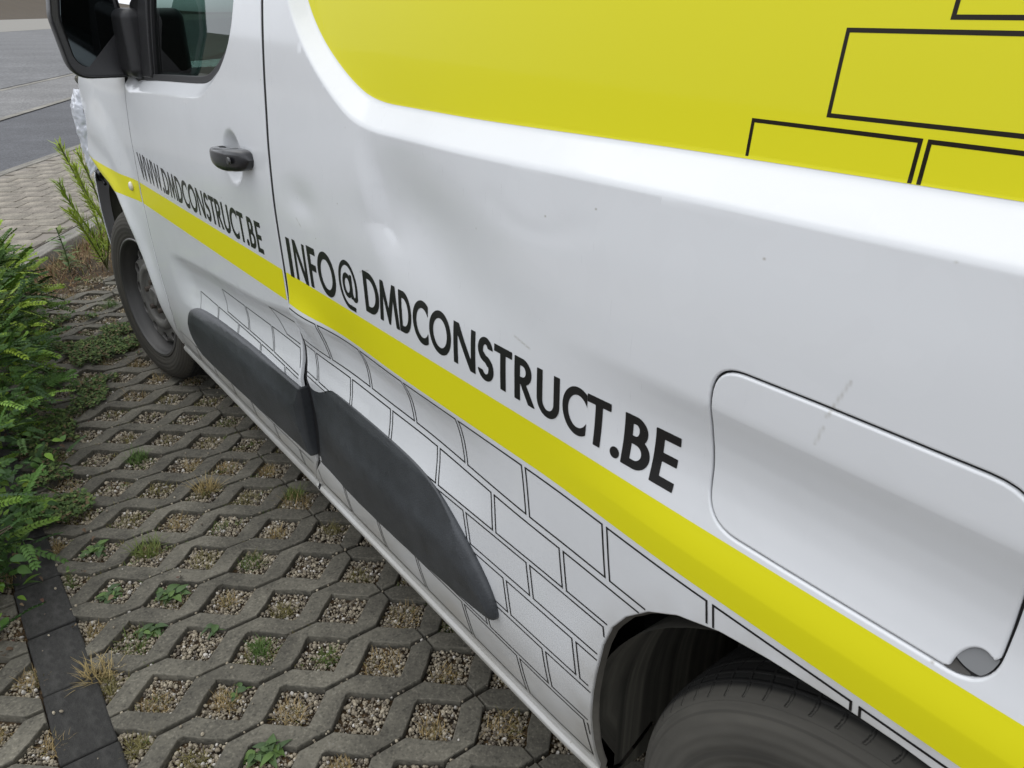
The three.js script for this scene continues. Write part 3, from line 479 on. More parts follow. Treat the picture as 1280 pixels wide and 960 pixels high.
lettering('INFO@DMDCONSTRUCT.BE', [[1.199, 1.213], [1.229, 1.280], [1.293, 1.325], [1.333, 1.401], [1.417, 1.482], [1.509, 1.556], [1.557, 1.616], [1.619, 1.653], [1.659, 1.699], [1.704, 1.758], [1.766, 1.816], [1.823, 1.857], [1.860, 1.896], [1.903, 1.941], [1.947, 1.986], [1.993, 2.031], [2.033, 2.067], [2.072, 2.084], [2.089, 2.125], [2.131, 2.161]],
  pchip([[1.2, 0.776], [1.30, 0.780], [1.40, 0.785], [1.51, 0.797], [1.85, 0.799], [2.0, 0.798], [2.16, 0.793]]), pchip([[1.2, 0.851], [1.30, 0.856], [1.40, 0.861], [1.51, 0.865], [1.62, 0.863], [1.83, 0.857], [2.16, 0.853]]), dented, sidePanel, 0.016);
lettering('WWW.DMDCONSTRUCT.BE', evenSpans('WWW.DMDCONSTRUCT.BE', 0.140, 1.066), pchip([[0.14, 0.797], [0.5, 0.792], [1.07, 0.787]]), pchip([[0.14, 0.871], [0.5, 0.857], [1.07, 0.851]]), doorCup, door, 0.014);

// ---------- black cladding ----------
const cladProf = pchip([[0.28, 0.006], [0.34, 0.010], [0.40, 0.0150], [0.452, 0.0195], [0.462, 0.0193], [0.50, 0.0120], [0.54, 0.0050], [0.58, -0.001]]);
const cladSurf = (base, phi) => (x, y) => { const d = phi(x, y); return base(x, y) + 0.001 + Math.min(cladProf(y), 0.004 + 0.013 * Math.sqrt(clamp(d / 0.02, 0, 1)) + 0.004 * clamp((d - 0.02) / 0.04, 0, 1)); };
const cladDoorP = polySdf(chaikin([[1.1615, 0.521], [1.1615, 0.521], [1.1615, 0.521], [1.1615, 0.45], [1.158, 0.346], [1.158, 0.346], [1.158, 0.346], [0.93, 0.335], [0.64, 0.320], [0.42, 0.314], [0.36, 0.318], [0.328, 0.355], [0.332, 0.415], [0.370, 0.458], [0.43, 0.485], [0.55, 0.502], [0.74, 0.513], [0.93, 0.520]], 2));
const doorClad = part('door_cladding', sheet(cladDoorP, cladSurf(side, cladDoorP), { edge: 0.003, flange: 0.034, hmin: 0.004, hin: 0.006 }), cladMat, van);
const cladSideP = polySdf(chaikin([[1.184, 0.40], [1.180, 0.48], [1.170, 0.532], [1.172, 0.540], [1.20, 0.550], [1.264, 0.564], [1.357, 0.569], [1.484, 0.570], [1.60, 0.567], [1.665, 0.560], [1.708, 0.546], [1.748, 0.518], [1.80, 0.478], [1.836, 0.438], [1.849, 0.405], [1.847, 0.383], [1.822, 0.373], [1.70, 0.360], [1.55, 0.350], [1.32, 0.340], [1.20, 0.334], [1.174, 0.334]], 2));
part('side_cladding', sheet(cladSideP, cladSurf((x, y) => dented(x, y) - 0.010 * bump(x, y, 1.19, 0.45, 0.1, 0.2), cladSideP), { edge: 0.003, flange: 0.02, hmin: 0.004, hin: 0.006 }), cladMat, van);
part('cladding_gap_shade', sheet((x, y) => Math.min(x - 1.1645, 1.1695 + 0.024 * Math.sin(Math.PI * clamp((y - 0.33) / 0.215, 0, 1)) - x, y - 0.350, 0.535 - y), (x, y) => dented(x, y) + 0.0012, { box: [1.16, 0.33, 1.20, 0.55], edge: 0.0008, flange: 0.002, hmin: 0.003, hin: 0.006, h0: 0.012 }), blackPlastic, van);  // dark lens set over the panel, stands for the shadow between the claddings
// door handle: a black pull grip over its cup
{
  const G = new Geo(), n = 40, m = 20, rows = [];
  for (let i = 0; i <= n; i++) {
    const t = i / n, x = 0.898 + 0.186 * t, y = 0.972 - 0.003 * Math.sin(t * Math.PI) + 0.004 * t, zb = side(x, y);
    const end = Math.sqrt(Math.max(0.0001, 1 - Math.pow(Math.abs(2 * t - 1), 7))), hh = (0.0135 + 0.0085 * sst(0, 0.7, t)) * end, front = zb + (0.010 + 0.034 * Math.sin(Math.PI * clamp(t * 0.86 + 0.07, 0, 1)) ** 0.7) * (0.4 + 0.6 * end);
    const back = (t < 0.16 || t > 0.70) ? zb - 0.004 : lerp(zb + 0.010, zb + 0.020, Math.sin((t - 0.16) / 0.54 * Math.PI)), cz = (front + back) / 2, hz = (front - back) / 2, row = [];
    for (let j = 0; j < m; j++) { const a = j / m * 2 * Math.PI, c = Math.cos(a), s = Math.sin(a), p = 0.6; row.push([x, y + hh * Math.sign(s) * Math.abs(s) ** p, cz + hz * Math.sign(c) * Math.abs(c) ** p]); }
    rows.push(row);
  }
  const pos = [], idx = []; rows.forEach((r) => r.forEach((p) => pos.push(...p)));
  for (let i = 0; i < n; i++) for (let j = 0; j < m; j++) { const a = i * m + j, b = i * m + (j + 1) % m; idx.push(a, b, b + m, a, b + m, a + m); }
  for (const [i, f] of [[0, 1], [n, 0]]) { const c = pos.length / 3, r = rows[i]; pos.push(...[0, 1, 2].map((k) => r.reduce((s, p) => s + p[k], 0) / m)); for (let j = 0; j < m; j++) f ? idx.push(c, i * m + (j + 1) % m, i * m + j) : idx.push(c, i * m + j, i * m + (j + 1) % m); }
  const g = new THREE.BufferGeometry(); g.setAttribute('position', new THREE.Float32BufferAttribute(pos, 3)); g.setAttribute('uv', new THREE.Float32BufferAttribute(pos.flatMap((v, i) => (i % 3 === 2 ? [] : [v])), 2)); g.setIndex(idx); g.computeVertexNormals();
  part('door_handle', g, satinBlack, door);
  const zk = side(1.055, 0.972) + 0.0385, key = part('door_lock', merge([new THREE.CylinderGeometry(0.0075, 0.0075, 0.006, 18).rotateX(Math.PI / 2), new THREE.TorusGeometry(0.008, 0.0014, 8, 20)]), std({ color: lin(0.16, 0.16, 0.16), metalness: 1, roughness: 0.3 }), door); key.scale.setScalar(0.8); key.position.set(1.053, 0.975, zk);
}
// wing mirror
{
  const mir = new THREE.Group(); mir.name = 'wing_mirror'; mir.position.set(0.15, 1.20, 0.036); van.add(mir);
  const outl = roundPoly([[-0.088, -0.13, 0.05], [0.088, -0.128, 0.055], [0.108, 0.02, 0.1], [0.085, 0.15, 0.06], [-0.05, 0.15, 0.05], [-0.062, 0.03, 0.05]], 8);
  const shell = (() => { const G = [], n = outl.length, pos = [], idx = []; const st = [[0.002, 0.965], [0.006, 1], [-0.01, 1.02], [-0.05, 1.0], [-0.09, 0.88], [-0.115, 0.62], [-0.122, 0.2]]; st.forEach(([dx, s]) => outl.forEach(([z, y]) => pos.push(dx, y * s, z * s))); for (let k = 0; k < st.length - 1; k++) for (let j = 0; j < n; j++) { const a = k * n + j, b = k * n + (j + 1) % n; idx.push(a, b, b + n, a, b + n, a + n); } const g = new THREE.BufferGeometry(); g.setAttribute('position', new THREE.Float32BufferAttribute(pos, 3)); g.setAttribute('uv', new THREE.Float32BufferAttribute(pos.flatMap((v, i) => (i % 3 === 0 ? [] : [v])), 2)); g.setIndex(idx); g.computeVertexNormals(); return g; })();
  part('mirror_housing', shell, blackPlastic, mir);
  const face = (s, d) => { const sh = new THREE.Shape(outl.map(([z, y]) => new THREE.Vector2(-z * s, y * s))); const g = new THREE.ExtrudeGeometry(sh, { depth: 0.004, bevelEnabled: true, bevelThickness: 0.001, bevelSize: 0.001, bevelSegments: 1 }); g.rotateY(Math.PI / 2); g.translate(d, 0, 0); return g; };
  part('mirror_bezel', face(0.965, -0.012), satinBlack, mir);
  const gl = part('mirror_glass', face(0.80, -0.006), std({ color: lin(0.055, 0.065, 0.068), metalness: 1, roughness: 0.06 }), mir); gl.rotation.set(0, 0.10, -0.10);
  const arm = new RoundedBoxGeometry(0.20, 0.17, 0.16, 3, 0.025), am = part('mirror_arm', arm, blackPlastic, mir); am.position.set(0.01, -0.045, -0.115);
  part('mirror_base', sheet(polySdf(roundPoly([[0.03, 1.068, 0.01], [0.345, 1.078, 0.01], [0.36, 1.30, 0.02], [0.20, 1.24, 0.02]], 5)), (x, y) => side(x, y) + 0.004, { edge: 0.004, flange: 0.02, hmin: 0.006 }), blackPlastic, van);
}
// wheels
const tyreTex = tex(1024, 256, (u, v) => { // u around, v across from the outer bead to the inner one
  const dust = sst(0.44, 0.40, v) * (0.75 + 0.4 * tiled(u, v, 6, 71, 4)), ring1 = Math.abs(v - 0.16) < 0.008 || Math.abs(v - 0.30) < 0.006 ? 0.88 : 1; const g = (0.17 + 0.36 * dust + 0.07 * tiled(u, v, 40, 72, 2) + 0.10 * (tiled(u, v, 12, 73, 4) - 0.5)) * ring1; return [g * 1.02, g, g * 0.94];
});
const tyreBump = tex(2048, 256, (u, v) => { const s = (v - 0.36) * 0.05, ph = (u * 66 + s * 30 + 0.25 * Math.sin(v * 20)) % 1, sipe = v > 0.36 && v < 0.64 && Math.abs(ph - 0.5) < 0.055 ? 0 : 1, groove = [0.45, 0.5, 0.55].some((c) => Math.abs(v - c) < 0.007) ? 0 : 1, rib = v < 0.34 ? 0.9 + 0.1 * Math.sin(v * 160) : 1; const g = Math.min(sipe, groove) * rib; return [g, g, g]; }, false);
const tyreMatShaded = std({ color: lin(0.36, 0.35, 0.33), map: tyreTex, bumpMap: tyreBump, bumpScale: 0.004, roughness: 0.85 });
const tyreMatRear = tyreMatShaded.clone(); tyreMatRear.color = lin(0.25, 0.246, 0.238); tyreMatShaded.color = lin(0.15, 0.14, 0.125);  // front tyres get a darker colour that holds the shade of their arch
const rimMat = std({ color: lin(0.17, 0.163, 0.152), metalness: 0.25, roughness: 0.5, map: again(plasticTex, [1, 1]) });
function makeWheel() {
  const w = new THREE.Group(); w.name = numbered('wheel');
  const prof = [[0.204, 0.000], [0.214, 0.006], [0.228, 0.012], [0.250, 0.017], [0.270, 0.016], [0.288, 0.010], [0.301, 0.001], [0.309, -0.010], [0.314, -0.024], [0.317, -0.045], [0.318, -0.085], [0.318, -0.125], [0.317, -0.15], [0.313, -0.178], [0.300, -0.193], [0.270, -0.208], [0.235, -0.205], [0.204, -0.19]].map(([r, z]) => new THREE.Vector2(r, z));
  const c = new THREE.SplineCurve(prof), g = new THREE.LatheGeometry(c.getPoints(70), 120); g.rotateX(Math.PI / 2); // lathe axis y -> z
  { const p = g.attributes.position; for (let i = 0; i < p.count; i++) { const x = p.getX(i), y = p.getY(i), r = Math.hypot(x, y), low = sst(0.25, 0.318, -y); if (low > 0) p.setY(i, y + 0.010 * low); } g.computeVertexNormals(); }
  part('tyre', g, tyreMatShaded, w);
  const rp = [[0.214, 0.004], [0.2145, 0.010], [0.211, 0.013], [0.206, 0.010], [0.203, 0.000], [0.199, -0.012], [0.190, -0.020], [0.186, -0.05], [0.182, -0.12], [0.20, -0.19]].map(([r, z]) => new THREE.Vector2(r, z)), rg = new THREE.LatheGeometry(rp, 90); rg.rotateX(Math.PI / 2);
  part('rim', rg, std({ color: lin(0.05, 0.048, 0.045), metalness: 0.25, roughness: 0.5 }), w);  // barrel coloured darker than the disc to hold the shadow inside the wheel
  { const lip = new THREE.TorusGeometry(0.2125, 0.0035, 8, 90); lip.translate(0, 0, 0.009); part('rim_lip', lip, std({ color: lin(0.2, 0.195, 0.19), metalness: 0.4, roughness: 0.4 }), w); }
  const sh = new THREE.Shape(); sh.absarc(0, 0, 0.187, 0, Math.PI * 2); for (let k = 0; k < 12; k++) { const a = k / 12 * Math.PI * 2, h = new THREE.Path(); h.absellipse(Math.cos(a) * 0.155, Math.sin(a) * 0.155, 0.017, 0.021, 0, Math.PI * 2, true, a); sh.holes.push(h); }
  const ctr = new THREE.Path(); ctr.absarc(0, 0, 0.033, 0, Math.PI * 2, true); sh.holes.push(ctr);
  const ring3 = []; for (const r of [0.128, 0.11, 0.095, 0.075, 0.055]) ring3.push(r);
  const dg = new THREE.ExtrudeGeometry(sh, { depth: 0.006, bevelEnabled: true, bevelThickness: 0.002, bevelSize: 0.002, bevelSegments: 2, curveSegments: 48 }), p = dg.attributes.position;
  for (let i = 0; i < p.count; i++) { const r = Math.hypot(p.getX(i), p.getY(i)); p.setZ(i, p.getZ(i) - 0.034 - 0.03 * sst(0.17, 0.187, r)); } dg.computeVertexNormals();
  part('wheel_disc', dg, rimMat, w);
  const bowl = new THREE.LatheGeometry([[0.125, 0], [0.118, 0.010], [0.105, 0.014], [0.092, 0.010], [0.085, 0.0], [0.05, 0.001], [0.036, 0.004], [0.033, 0.014], [0.028, 0.016], [0.0, 0.016]].map(([r, z]) => new THREE.Vector2(r, z)), 64); bowl.rotateX(Math.PI / 2); bowl.translate(0, 0, -0.027); part('hub', bowl, rimMat, w);
  for (let k = 0; k < 5; k++) { const a = k / 5 * Math.PI * 2 + 0.3, b = part('wheel_bolt', new THREE.CylinderGeometry(0.0095, 0.011, 0.018, 6).rotateX(Math.PI / 2), std({ color: lin(0.12, 0.10, 0.085), metalness: 0.6, roughness: 0.5 }), w); b.position.set(Math.cos(a) * 0.054, Math.sin(a) * 0.054, -0.018); }
  part('brake_disc', new THREE.CylinderGeometry(0.13, 0.13, 0.02, 40).rotateX(Math.PI / 2), std({ color: lin(0.1, 0.08, 0.07), metalness: 0.7, roughness: 0.5 }), w).position.set(0, 0, -0.09);
  return w;
}
const w0 = makeWheel(); w0.position.set(WX, 0.308, -0.027); w0.rotation.y = 0.14; van.add(w0);
for (const [x, z, ry, rz] of [[RX, -0.046, 0, 0.6], [WX, -1.80, Math.PI + 0.14, 0.2], [RX, -1.80, Math.PI, 0.9]]) { const c = w0.clone(); c.name = numbered('wheel'); c.traverse((k) => { if (k.material === tyreMatShaded && x === RX) k.material = tyreMatRear; }); c.position.set(x, 0.308, z); c.rotation.set(0, ry, ry ? rz : rz, 'YXZ'); van.add(c); }
// arch liners
const linerTex = tex(256, 512, (u, v) => { const a = tiled(u, v, 16, 81, 3), b = tiled(u, 0.5 + v * 0.1, 8, 82, 4); const g = 0.55 + 0.9 * Math.max(0, b - 0.5) + 0.3 * (a - 0.5); return [g, g * 0.99, g * 0.93]; }, true, [3, 1]);
const linerMat = std({ color: lin(0.2, 0.195, 0.18), map: linerTex, roughness: 0.7, side: THREE.DoubleSide });
function liner(cx, sdf, zf, parent) {   // the arch outline grown by a little, drawn inwards, closed by a back wall
  const P = []; for (let k = 0; k <= 40; k++) { const a = Math.PI * (1.0 - k / 40), y = 0.318 + Math.sin(a) * 0.395, x = cx + Math.cos(a) * 0.392; P.push([x, y]); }
  P.unshift([cx - 0.392, 0.17]); P.push([cx + 0.392, 0.17]);
  const G = new Geo(), n = P.length, zs = [-0.028, -0.06, -0.12, -0.2, -0.3, -0.36];
  zs.forEach((z, r) => P.forEach(([x, y], i) => { const q = 1 - 0.02 * r / 5; G.v(cx + (x - cx) * q, y, r === 0 ? zf(x, y) : z - 0.03 * (1 - r / 5), (cx - x) / 0.39, (0.318 - y) / 0.39, 0, z * 3, i / n); }));
  for (let r = 0; r < zs.length - 1; r++) for (let i = 0; i < n - 1; i++) { const a = r * n + i; G.i.push(a, a + 1, a + n + 1, a, a + n + 1, a + n); }
  const c = G.v(cx, 0.3, -0.36, 0, 0, 1, 0, 0); for (let i = 0; i < n - 1; i++) G.i.push(c, (zs.length - 1) * n + i + 1, (zs.length - 1) * n + i);
  const g = G.build(); g.computeVertexNormals(); return part('wheel_arch_liner', g, linerMat, parent);
}
liner(RX, archRear, (x, y) => dented(x, y) - 0.012, van); liner(-0.345, archFront, (x, y) => side(x, y) - 0.014, van);
// rear arch lip, rolled inwards and dusty
{
  const G = new Geo(), L = []; for (let k = 0; k <= 60; k++) { const t = k / 60; L.push(t); }
  const pts = []; for (let k = 0; k <= 90; k++) { const a = Math.PI * (1.12 - k / 90 * 1.24), dx = Math.cos(a), dy = Math.sin(a); let r = 0.2; while (archRear(RX + dx * r, 0.33 + dy * r) > 0 && r < 0.6) r += 0.0005; pts.push([RX + dx * r, 0.33 + dy * r, dx, dy]); }
  pts.forEach(([x, y, dx, dy]) => { for (const [o, dz] of [[0.0005, -0.004], [-0.003, -0.007], [-0.005, -0.011], [-0.002, -0.016]]) G.v(x + dx * o, y + dy * o, dented(x + dx * 0.004, y + dy * 0.004) + dz, -dx, -dy, 0.4); });
  for (let k = 0; k < pts.length - 1; k++) for (let j = 0; j < 3; j++) { const a = k * 4 + j; G.i.push(a, a + 1, a + 5, a, a + 5, a + 4); }
  part('wheel_arch_lip', G.build(), std({ color: lin(0.13, 0.12, 0.10), map: plasticTex, roughness: 0.8 }), van);
}
// front bumper: torn corner, crumpled edge, bumper body
{
  const bp = polySdf(roundPoly([[-0.735, 0.22], [-0.742, 0.40], [-0.752, 0.55], [-0.775, 0.665, 0.02], [-0.84, 0.70], [-1.18, 0.72], [-1.20, 0.20]], 5));
  part('front_bumper', sheet(bp, (x, y) => side(-0.74, y) + 0.022 - 0.42 * Math.max(0, -0.745 - x), { edge: 0.0015, flange: 0.002, hmin: 0.006, hin: 0.012 }), white, van);
  part('inner_wing', new THREE.BoxGeometry(0.38, 0.34, 0.01).translate(-0.68, 0.83, -0.13), darkVoid, van);
  // crumpled strip along the torn corner of the lamp and bumper
  const A = [[-0.86, 0.970, -0.035], [-0.86, 0.902, -0.0107], [-0.86, 0.830, -0.0108], [-0.86, 0.755, -0.0164], [-0.86, 0.686, -0.0206], [-0.86, 0.640, -0.0225]], B = [[-0.74, 0.974, -0.036], [-0.74, 0.925, -0.031], [-0.74, 0.869, -0.032], [-0.74, 0.817, -0.039], [-0.74, 0.759, -0.043], [-0.74, 0.703, -0.047]];
  const cA = new THREE.CatmullRomCurve3(A.map((p) => V3(...p))), cB = new THREE.CatmullRomCurve3(B.map((p) => V3(...p))), g = new THREE.BufferGeometry(), pos = [], idx = [], uv = [], nu = 60, nv = 14;
  for (let i = 0; i <= nu; i++) { const a = cA.getPoint(i / nu), b = cB.getPoint(i / nu); for (let j = 0; j <= nv; j++) { const t = j / nv, p = a.clone().lerp(b, t), k = (fbm(i * 0.22, j * 0.35, 91, 3) - 0.5), r = Math.abs(fbm(i * 0.35 + 7, j * 0.25, 92, 2) - 0.5); pos.push(p.x + k * 0.012, p.y + k * 0.006, p.z + 0.006 * Math.sin(t * Math.PI) + k * 0.010 - r * 0.010); uv.push(t, i / nu); } }
  for (let i = 0; i < nu; i++) for (let j = 0; j < nv; j++) { const a = i * (nv + 1) + j, b = a + nv + 1; idx.push(a, b, b + 1, a, b + 1, a + 1); }
  g.setAttribute('position', new THREE.Float32BufferAttribute(pos, 3)); g.setAttribute('uv', new THREE.Float32BufferAttribute(uv, 2)); g.setIndex(idx); g.computeVertexNormals();
  const cr = part('crumpled_edge', g, phy({ color: lin(0.62, 0.64, 0.70), roughness: 0.3, clearcoat: 0.6 }), van); cr.userData.label = 'crumpled white edge torn loose at the front corner';
  part('torn_bracket', merge([new RoundedBoxGeometry(0.10, 0.012, 0.03, 2, 0.004).translate(-0.79, 0.672, -0.05), new RoundedBoxGeometry(0.05, 0.03, 0.02, 2, 0.004).translate(-0.82, 0.650, -0.05), new THREE.CylinderGeometry(0.006, 0.006, 0.05, 8).rotateZ(1.2).translate(-0.77, 0.64, -0.05)]), blackPlastic, van);
}
// the rest of the body, seen only from elsewhere
{
  const mirrorX = (g) => { const q = g.clone(), p = q.attributes.position, n = q.attributes.normal; for (let i = 0; i < p.count; i++) { p.setZ(i, -1.848 - p.getZ(i)); n.setZ(i, -n.getZ(i)); } if (q.index) { const a = q.index.array; for (let i = 0; i < a.length; i += 3) { const t = a[i]; a[i] = a[i + 1]; a[i + 1] = t; } } return q; };
  const o = { edge: 0.003, flange: 0.02, hmin: 0.016, hin: 0.032, tol: 0.0006, h0: 0.064 };
  const rs = (x, y) => Math.min(sidePoly(x, y), -archRear(x, y)); part('side_panel', mirrorX(sheet(rs, side, { ...o, box: sidePoly.box })), white, van);
  part('front_door', mirrorX(sheet(doorPhi, side, o)), white, van); part('window_glass', mirrorX(sheet((x, y) => winPoly(x, y), (x, y) => side(x, y) - 0.012, { ...o, box: winPoly.box, flange: 0 })), glassMat, van);
  part('front_wing', mirrorX(sheet(wingPhi, side, o)), white, van);
  const grid = (nu, nv, f, name, mat) => { const pos = [], uv = [], idx = []; for (let i = 0; i <= nu; i++) for (let j = 0; j <= nv; j++) { const p = f(i / nu, j / nv); pos.push(...p); uv.push(p[0], p[2]); } for (let i = 0; i < nu; i++) for (let j = 0; j < nv; j++) { const a = i * (nv + 1) + j, b = a + nv + 1; idx.push(a, a + 1, b + 1, a, b + 1, b); } const g = new THREE.BufferGeometry(); g.setAttribute('position', new THREE.Float32BufferAttribute(pos, 3)); g.setAttribute('uv', new THREE.Float32BufferAttribute(uv, 2)); g.setIndex(idx); g.computeVertexNormals(); return part(name, g, mat, van); };
  grid(20, 20, (u, v) => { const x = 0.70 + u * 2.44, t = v * 2 - 1; return [x, 1.735 + 0.06 * (1 - t * t) * (1 - 0.3 * u * u), -0.924 + t * 0.70]; }, 'roof', white);
  const bon = (x) => 1.04 - 0.5 * Math.pow(clamp((-0.5 - x) / 0.9, 0, 1), 2.2);
  grid(24, 20, (u, v) => { const x = 0.02 - u * 1.16, t = v * 2 - 1, hw = 0.90 - 0.16 * sst(-0.7, -1.2, x); return [x, bon(x) + 0.04 * (1 - t * t) - 0.0, -0.924 + t * hw]; }, 'bonnet', white);
  grid(12, 16, (u, v) => { const t = v * 2 - 1, x = 0.0 + u * 0.72; return [x - 0.06 * (1 - t * t), 1.07 + u * 0.68, -0.924 + t * (0.80 - 0.10 * u)]; }, 'windscreen', glassMat);
  grid(16, 20, (u, v) => { const t = v * 2 - 1, y = 0.2 + u * 0.62; return [-1.14 - 0.14 * (1 - t ** 4) - 0.04 * Math.sin(u * 3), y, -0.924 + t * 0.80]; }, 'front_grille', blackPlastic);
  grid(16, 12, (u, v) => { const t = v * 2 - 1, y = 0.22 + u * 1.54; return [3.15 + 0.02 * (1 - t * t) - 0.05 * u * u, y, -0.924 + t * (0.90 - 0.2 * u * u)]; }, 'rear_door', white);
  for (const s of [-1, 1]) { const l = part('tail_lamp', new RoundedBoxGeometry(0.03, 0.5, 0.1, 2, 0.01), phy({ color: lin(0.4, 0.01, 0.01), roughness: 0.15, clearcoat: 1 }), van); l.position.set(3.16, 1.0, -0.924 + s * 0.82); const h = part('headlamp', new RoundedBoxGeometry(0.12, 0.14, 0.26, 3, 0.03), phy({ color: lin(0.6, 0.62, 0.64), roughness: 0.1, clearcoat: 1 }), van); h.position.set(-1.1, 0.80, -0.924 + s * 0.66); }
  part('underbody', new RoundedBoxGeometry(1.9, 0.05, 1.5, 2, 0.01).translate(1.05, 0.27, -0.924), darkVoid, van);
  part('chassis_rear', new RoundedBoxGeometry(0.7, 0.05, 1.5, 2, 0.01).translate(2.8, 0.35, -0.924), darkVoid, van);
  part('light_block_panel', merge([new THREE.BoxGeometry(0.9, 0.85, 0.01).translate(0.62, 0.66, -0.11), new THREE.BoxGeometry(0.86, 0.9, 0.01).translate(1.60, 0.7, -0.13), new THREE.BoxGeometry(0.95, 0.5, 0.01).translate(2.5, 1.0, -0.14), new THREE.BoxGeometry(0.03, 1.4, 0.02).translate(1.165, 0.96, -0.10)]), darkVoid, van);  // unseen dark sheets added behind the skin to block light
  part('bulkhead', new THREE.BoxGeometry(0.02, 1.4, 1.66).translate(1.24, 1.0, -0.924), std({ color: lin(0.12, 0.12, 0.12), roughness: 0.8 }), van);
  part('dashboard', new RoundedBoxGeometry(0.5, 0.35, 1.6, 3, 0.08).translate(0.12, 0.90, -0.924), std({ color: lin(0.03, 0.03, 0.032), roughness: 0.7 }), van);
  const wheelS = part('steering_wheel', merge([new THREE.TorusGeometry(0.18, 0.016, 12, 40), new THREE.BoxGeometry(0.34, 0.05, 0.02), new THREE.CylinderGeometry(0.06, 0.06, 0.04, 20).rotateX(Math.PI / 2)]), blackPlastic, van); wheelS.position.set(0.46, 1.03, -0.46); wheelS.rotation.set(0, Math.PI / 2, 0); wheelS.rotateX(-0.45);
  const seatMat = std({ color: lin(0.10, 0.105, 0.105), roughness: 0.95, bumpMap: grainBump, bumpScale: 0.001 });
  for (const z of [-0.46, -1.2, -1.55]) { const s = new THREE.Group(); s.name = numbered('seat'); s.position.set(0.84, 0, z); van.add(s); const c1 = part('seat_cushion', new RoundedBoxGeometry(0.5, 0.16, 0.46, 4, 0.06), seatMat, s); c1.position.set(0, 0.68, 0); const b = part('seat_back', new RoundedBoxGeometry(0.16, 0.62, 0.46, 5, 0.07), seatMat, s); b.position.set(0.27, 1.04, 0); b.rotation.z = -0.16; const hr = part('headrest', new RoundedBoxGeometry(0.1, 0.19, 0.26, 4, 0.045), seatMat, s); hr.position.set(0.33, 1.46, 0); }
  part('cabin_floor', new THREE.BoxGeometry(1.3, 0.02, 1.6).translate(0.6, 0.42, -0.924), darkVoid, van);
  // black inner trim of the door under the glass
  part('door_trim', new RoundedBoxGeometry(0.86, 0.06, 0.06, 3, 0.02).translate(0.56, 1.055, -0.085), std({ color: lin(0.06, 0.062, 0.066), roughness: 0.6 }), van);
}
const WEEDS = {'185,690': [0.763, -0.015, 0.308], '172,575': [0.273, -0.015, 0.213], '368,622': [0.759, -0.015, -0.088], '214,745': [0.969, -0.015, 0.309], '190,790': [1.064, -0.015, 0.377], '265,792': [1.150, -0.015, 0.273], '325,812': [1.262, -0.015, 0.206], '296,862': [1.339, -0.015, 0.284], '332,945': [1.525, -0.015, 0.296], '118,690': [0.679, -0.015, 0.417], '138,745': [0.881, -0.015, 0.423], '125,845': [1.130, -0.015, 0.498], '258,612': [0.566, -0.015, 0.097], '88,325': [-1.943, -0.015, 0.004], '140,385': [-1.222, -0.015, -0.042]};
// ---------- plants ----------
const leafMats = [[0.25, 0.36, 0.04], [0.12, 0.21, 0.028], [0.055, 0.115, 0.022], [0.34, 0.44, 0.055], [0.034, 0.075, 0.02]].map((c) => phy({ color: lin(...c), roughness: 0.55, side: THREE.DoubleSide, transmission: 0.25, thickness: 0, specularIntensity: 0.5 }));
function leaflet(L, w, fold = 0.25, curl = 0.25) {    // pointed oval, folded on its midrib
  const G = new Geo(), n = 5, ids = [];
  for (let i = 0; i <= n; i++) { const t = i / n, h = w * Math.sin(Math.PI * Math.pow(t, 0.8)) * (1 - 0.15 * t), y = -curl * L * t * t; ids.push([G.v(t * L, y + h * fold, -h, 0, 1, 0, t, 0), G.v(t * L, y, 0, 0, 1, 0, t, 0.5), G.v(t * L, y + h * fold, h, 0, 1, 0, t, 1)]); }
  for (let i = 0; i < n; i++) for (let j = 0; j < 2; j++) G.i.push(ids[i][j], ids[i][j + 1], ids[i + 1][j + 1], ids[i][j], ids[i + 1][j + 1], ids[i + 1][j]);
  const g = G.build(); g.computeVertexNormals(); return g;
}
function frond(R, len, pairs, lw) {  // compound leaf along +x
  const L = [], ax = (t) => V3(len * t, -0.28 * len * t * t, 0);
  for (let k = 0; k < pairs; k++) for (const s of [-1, 1]) { const t = 0.18 + 0.78 * k / (pairs - 1), q = leaflet(lw * (1 - 0.35 * t) * (0.85 + R() * 0.3), lw * 0.23, 0.3, 0.3); q.rotateX((R() - 0.5) * 0.6); q.rotateY(-s * (1.05 - 0.25 * t)); q.rotateZ((R() - 0.5) * 0.3); const p = ax(t); q.translate(p.x, p.y, p.z); L.push(q); }
  const e = leaflet(lw * 0.7, lw * 0.2, 0.3, 0.3); const p = ax(0.98); e.translate(p.x, p.y, p.z); L.push(e);
  L.push(new THREE.TubeGeometry(new THREE.CatmullRomCurve3([0, 0.35, 0.7, 1].map(ax)), 5, 0.0009, 4));
  return merge(L);
}
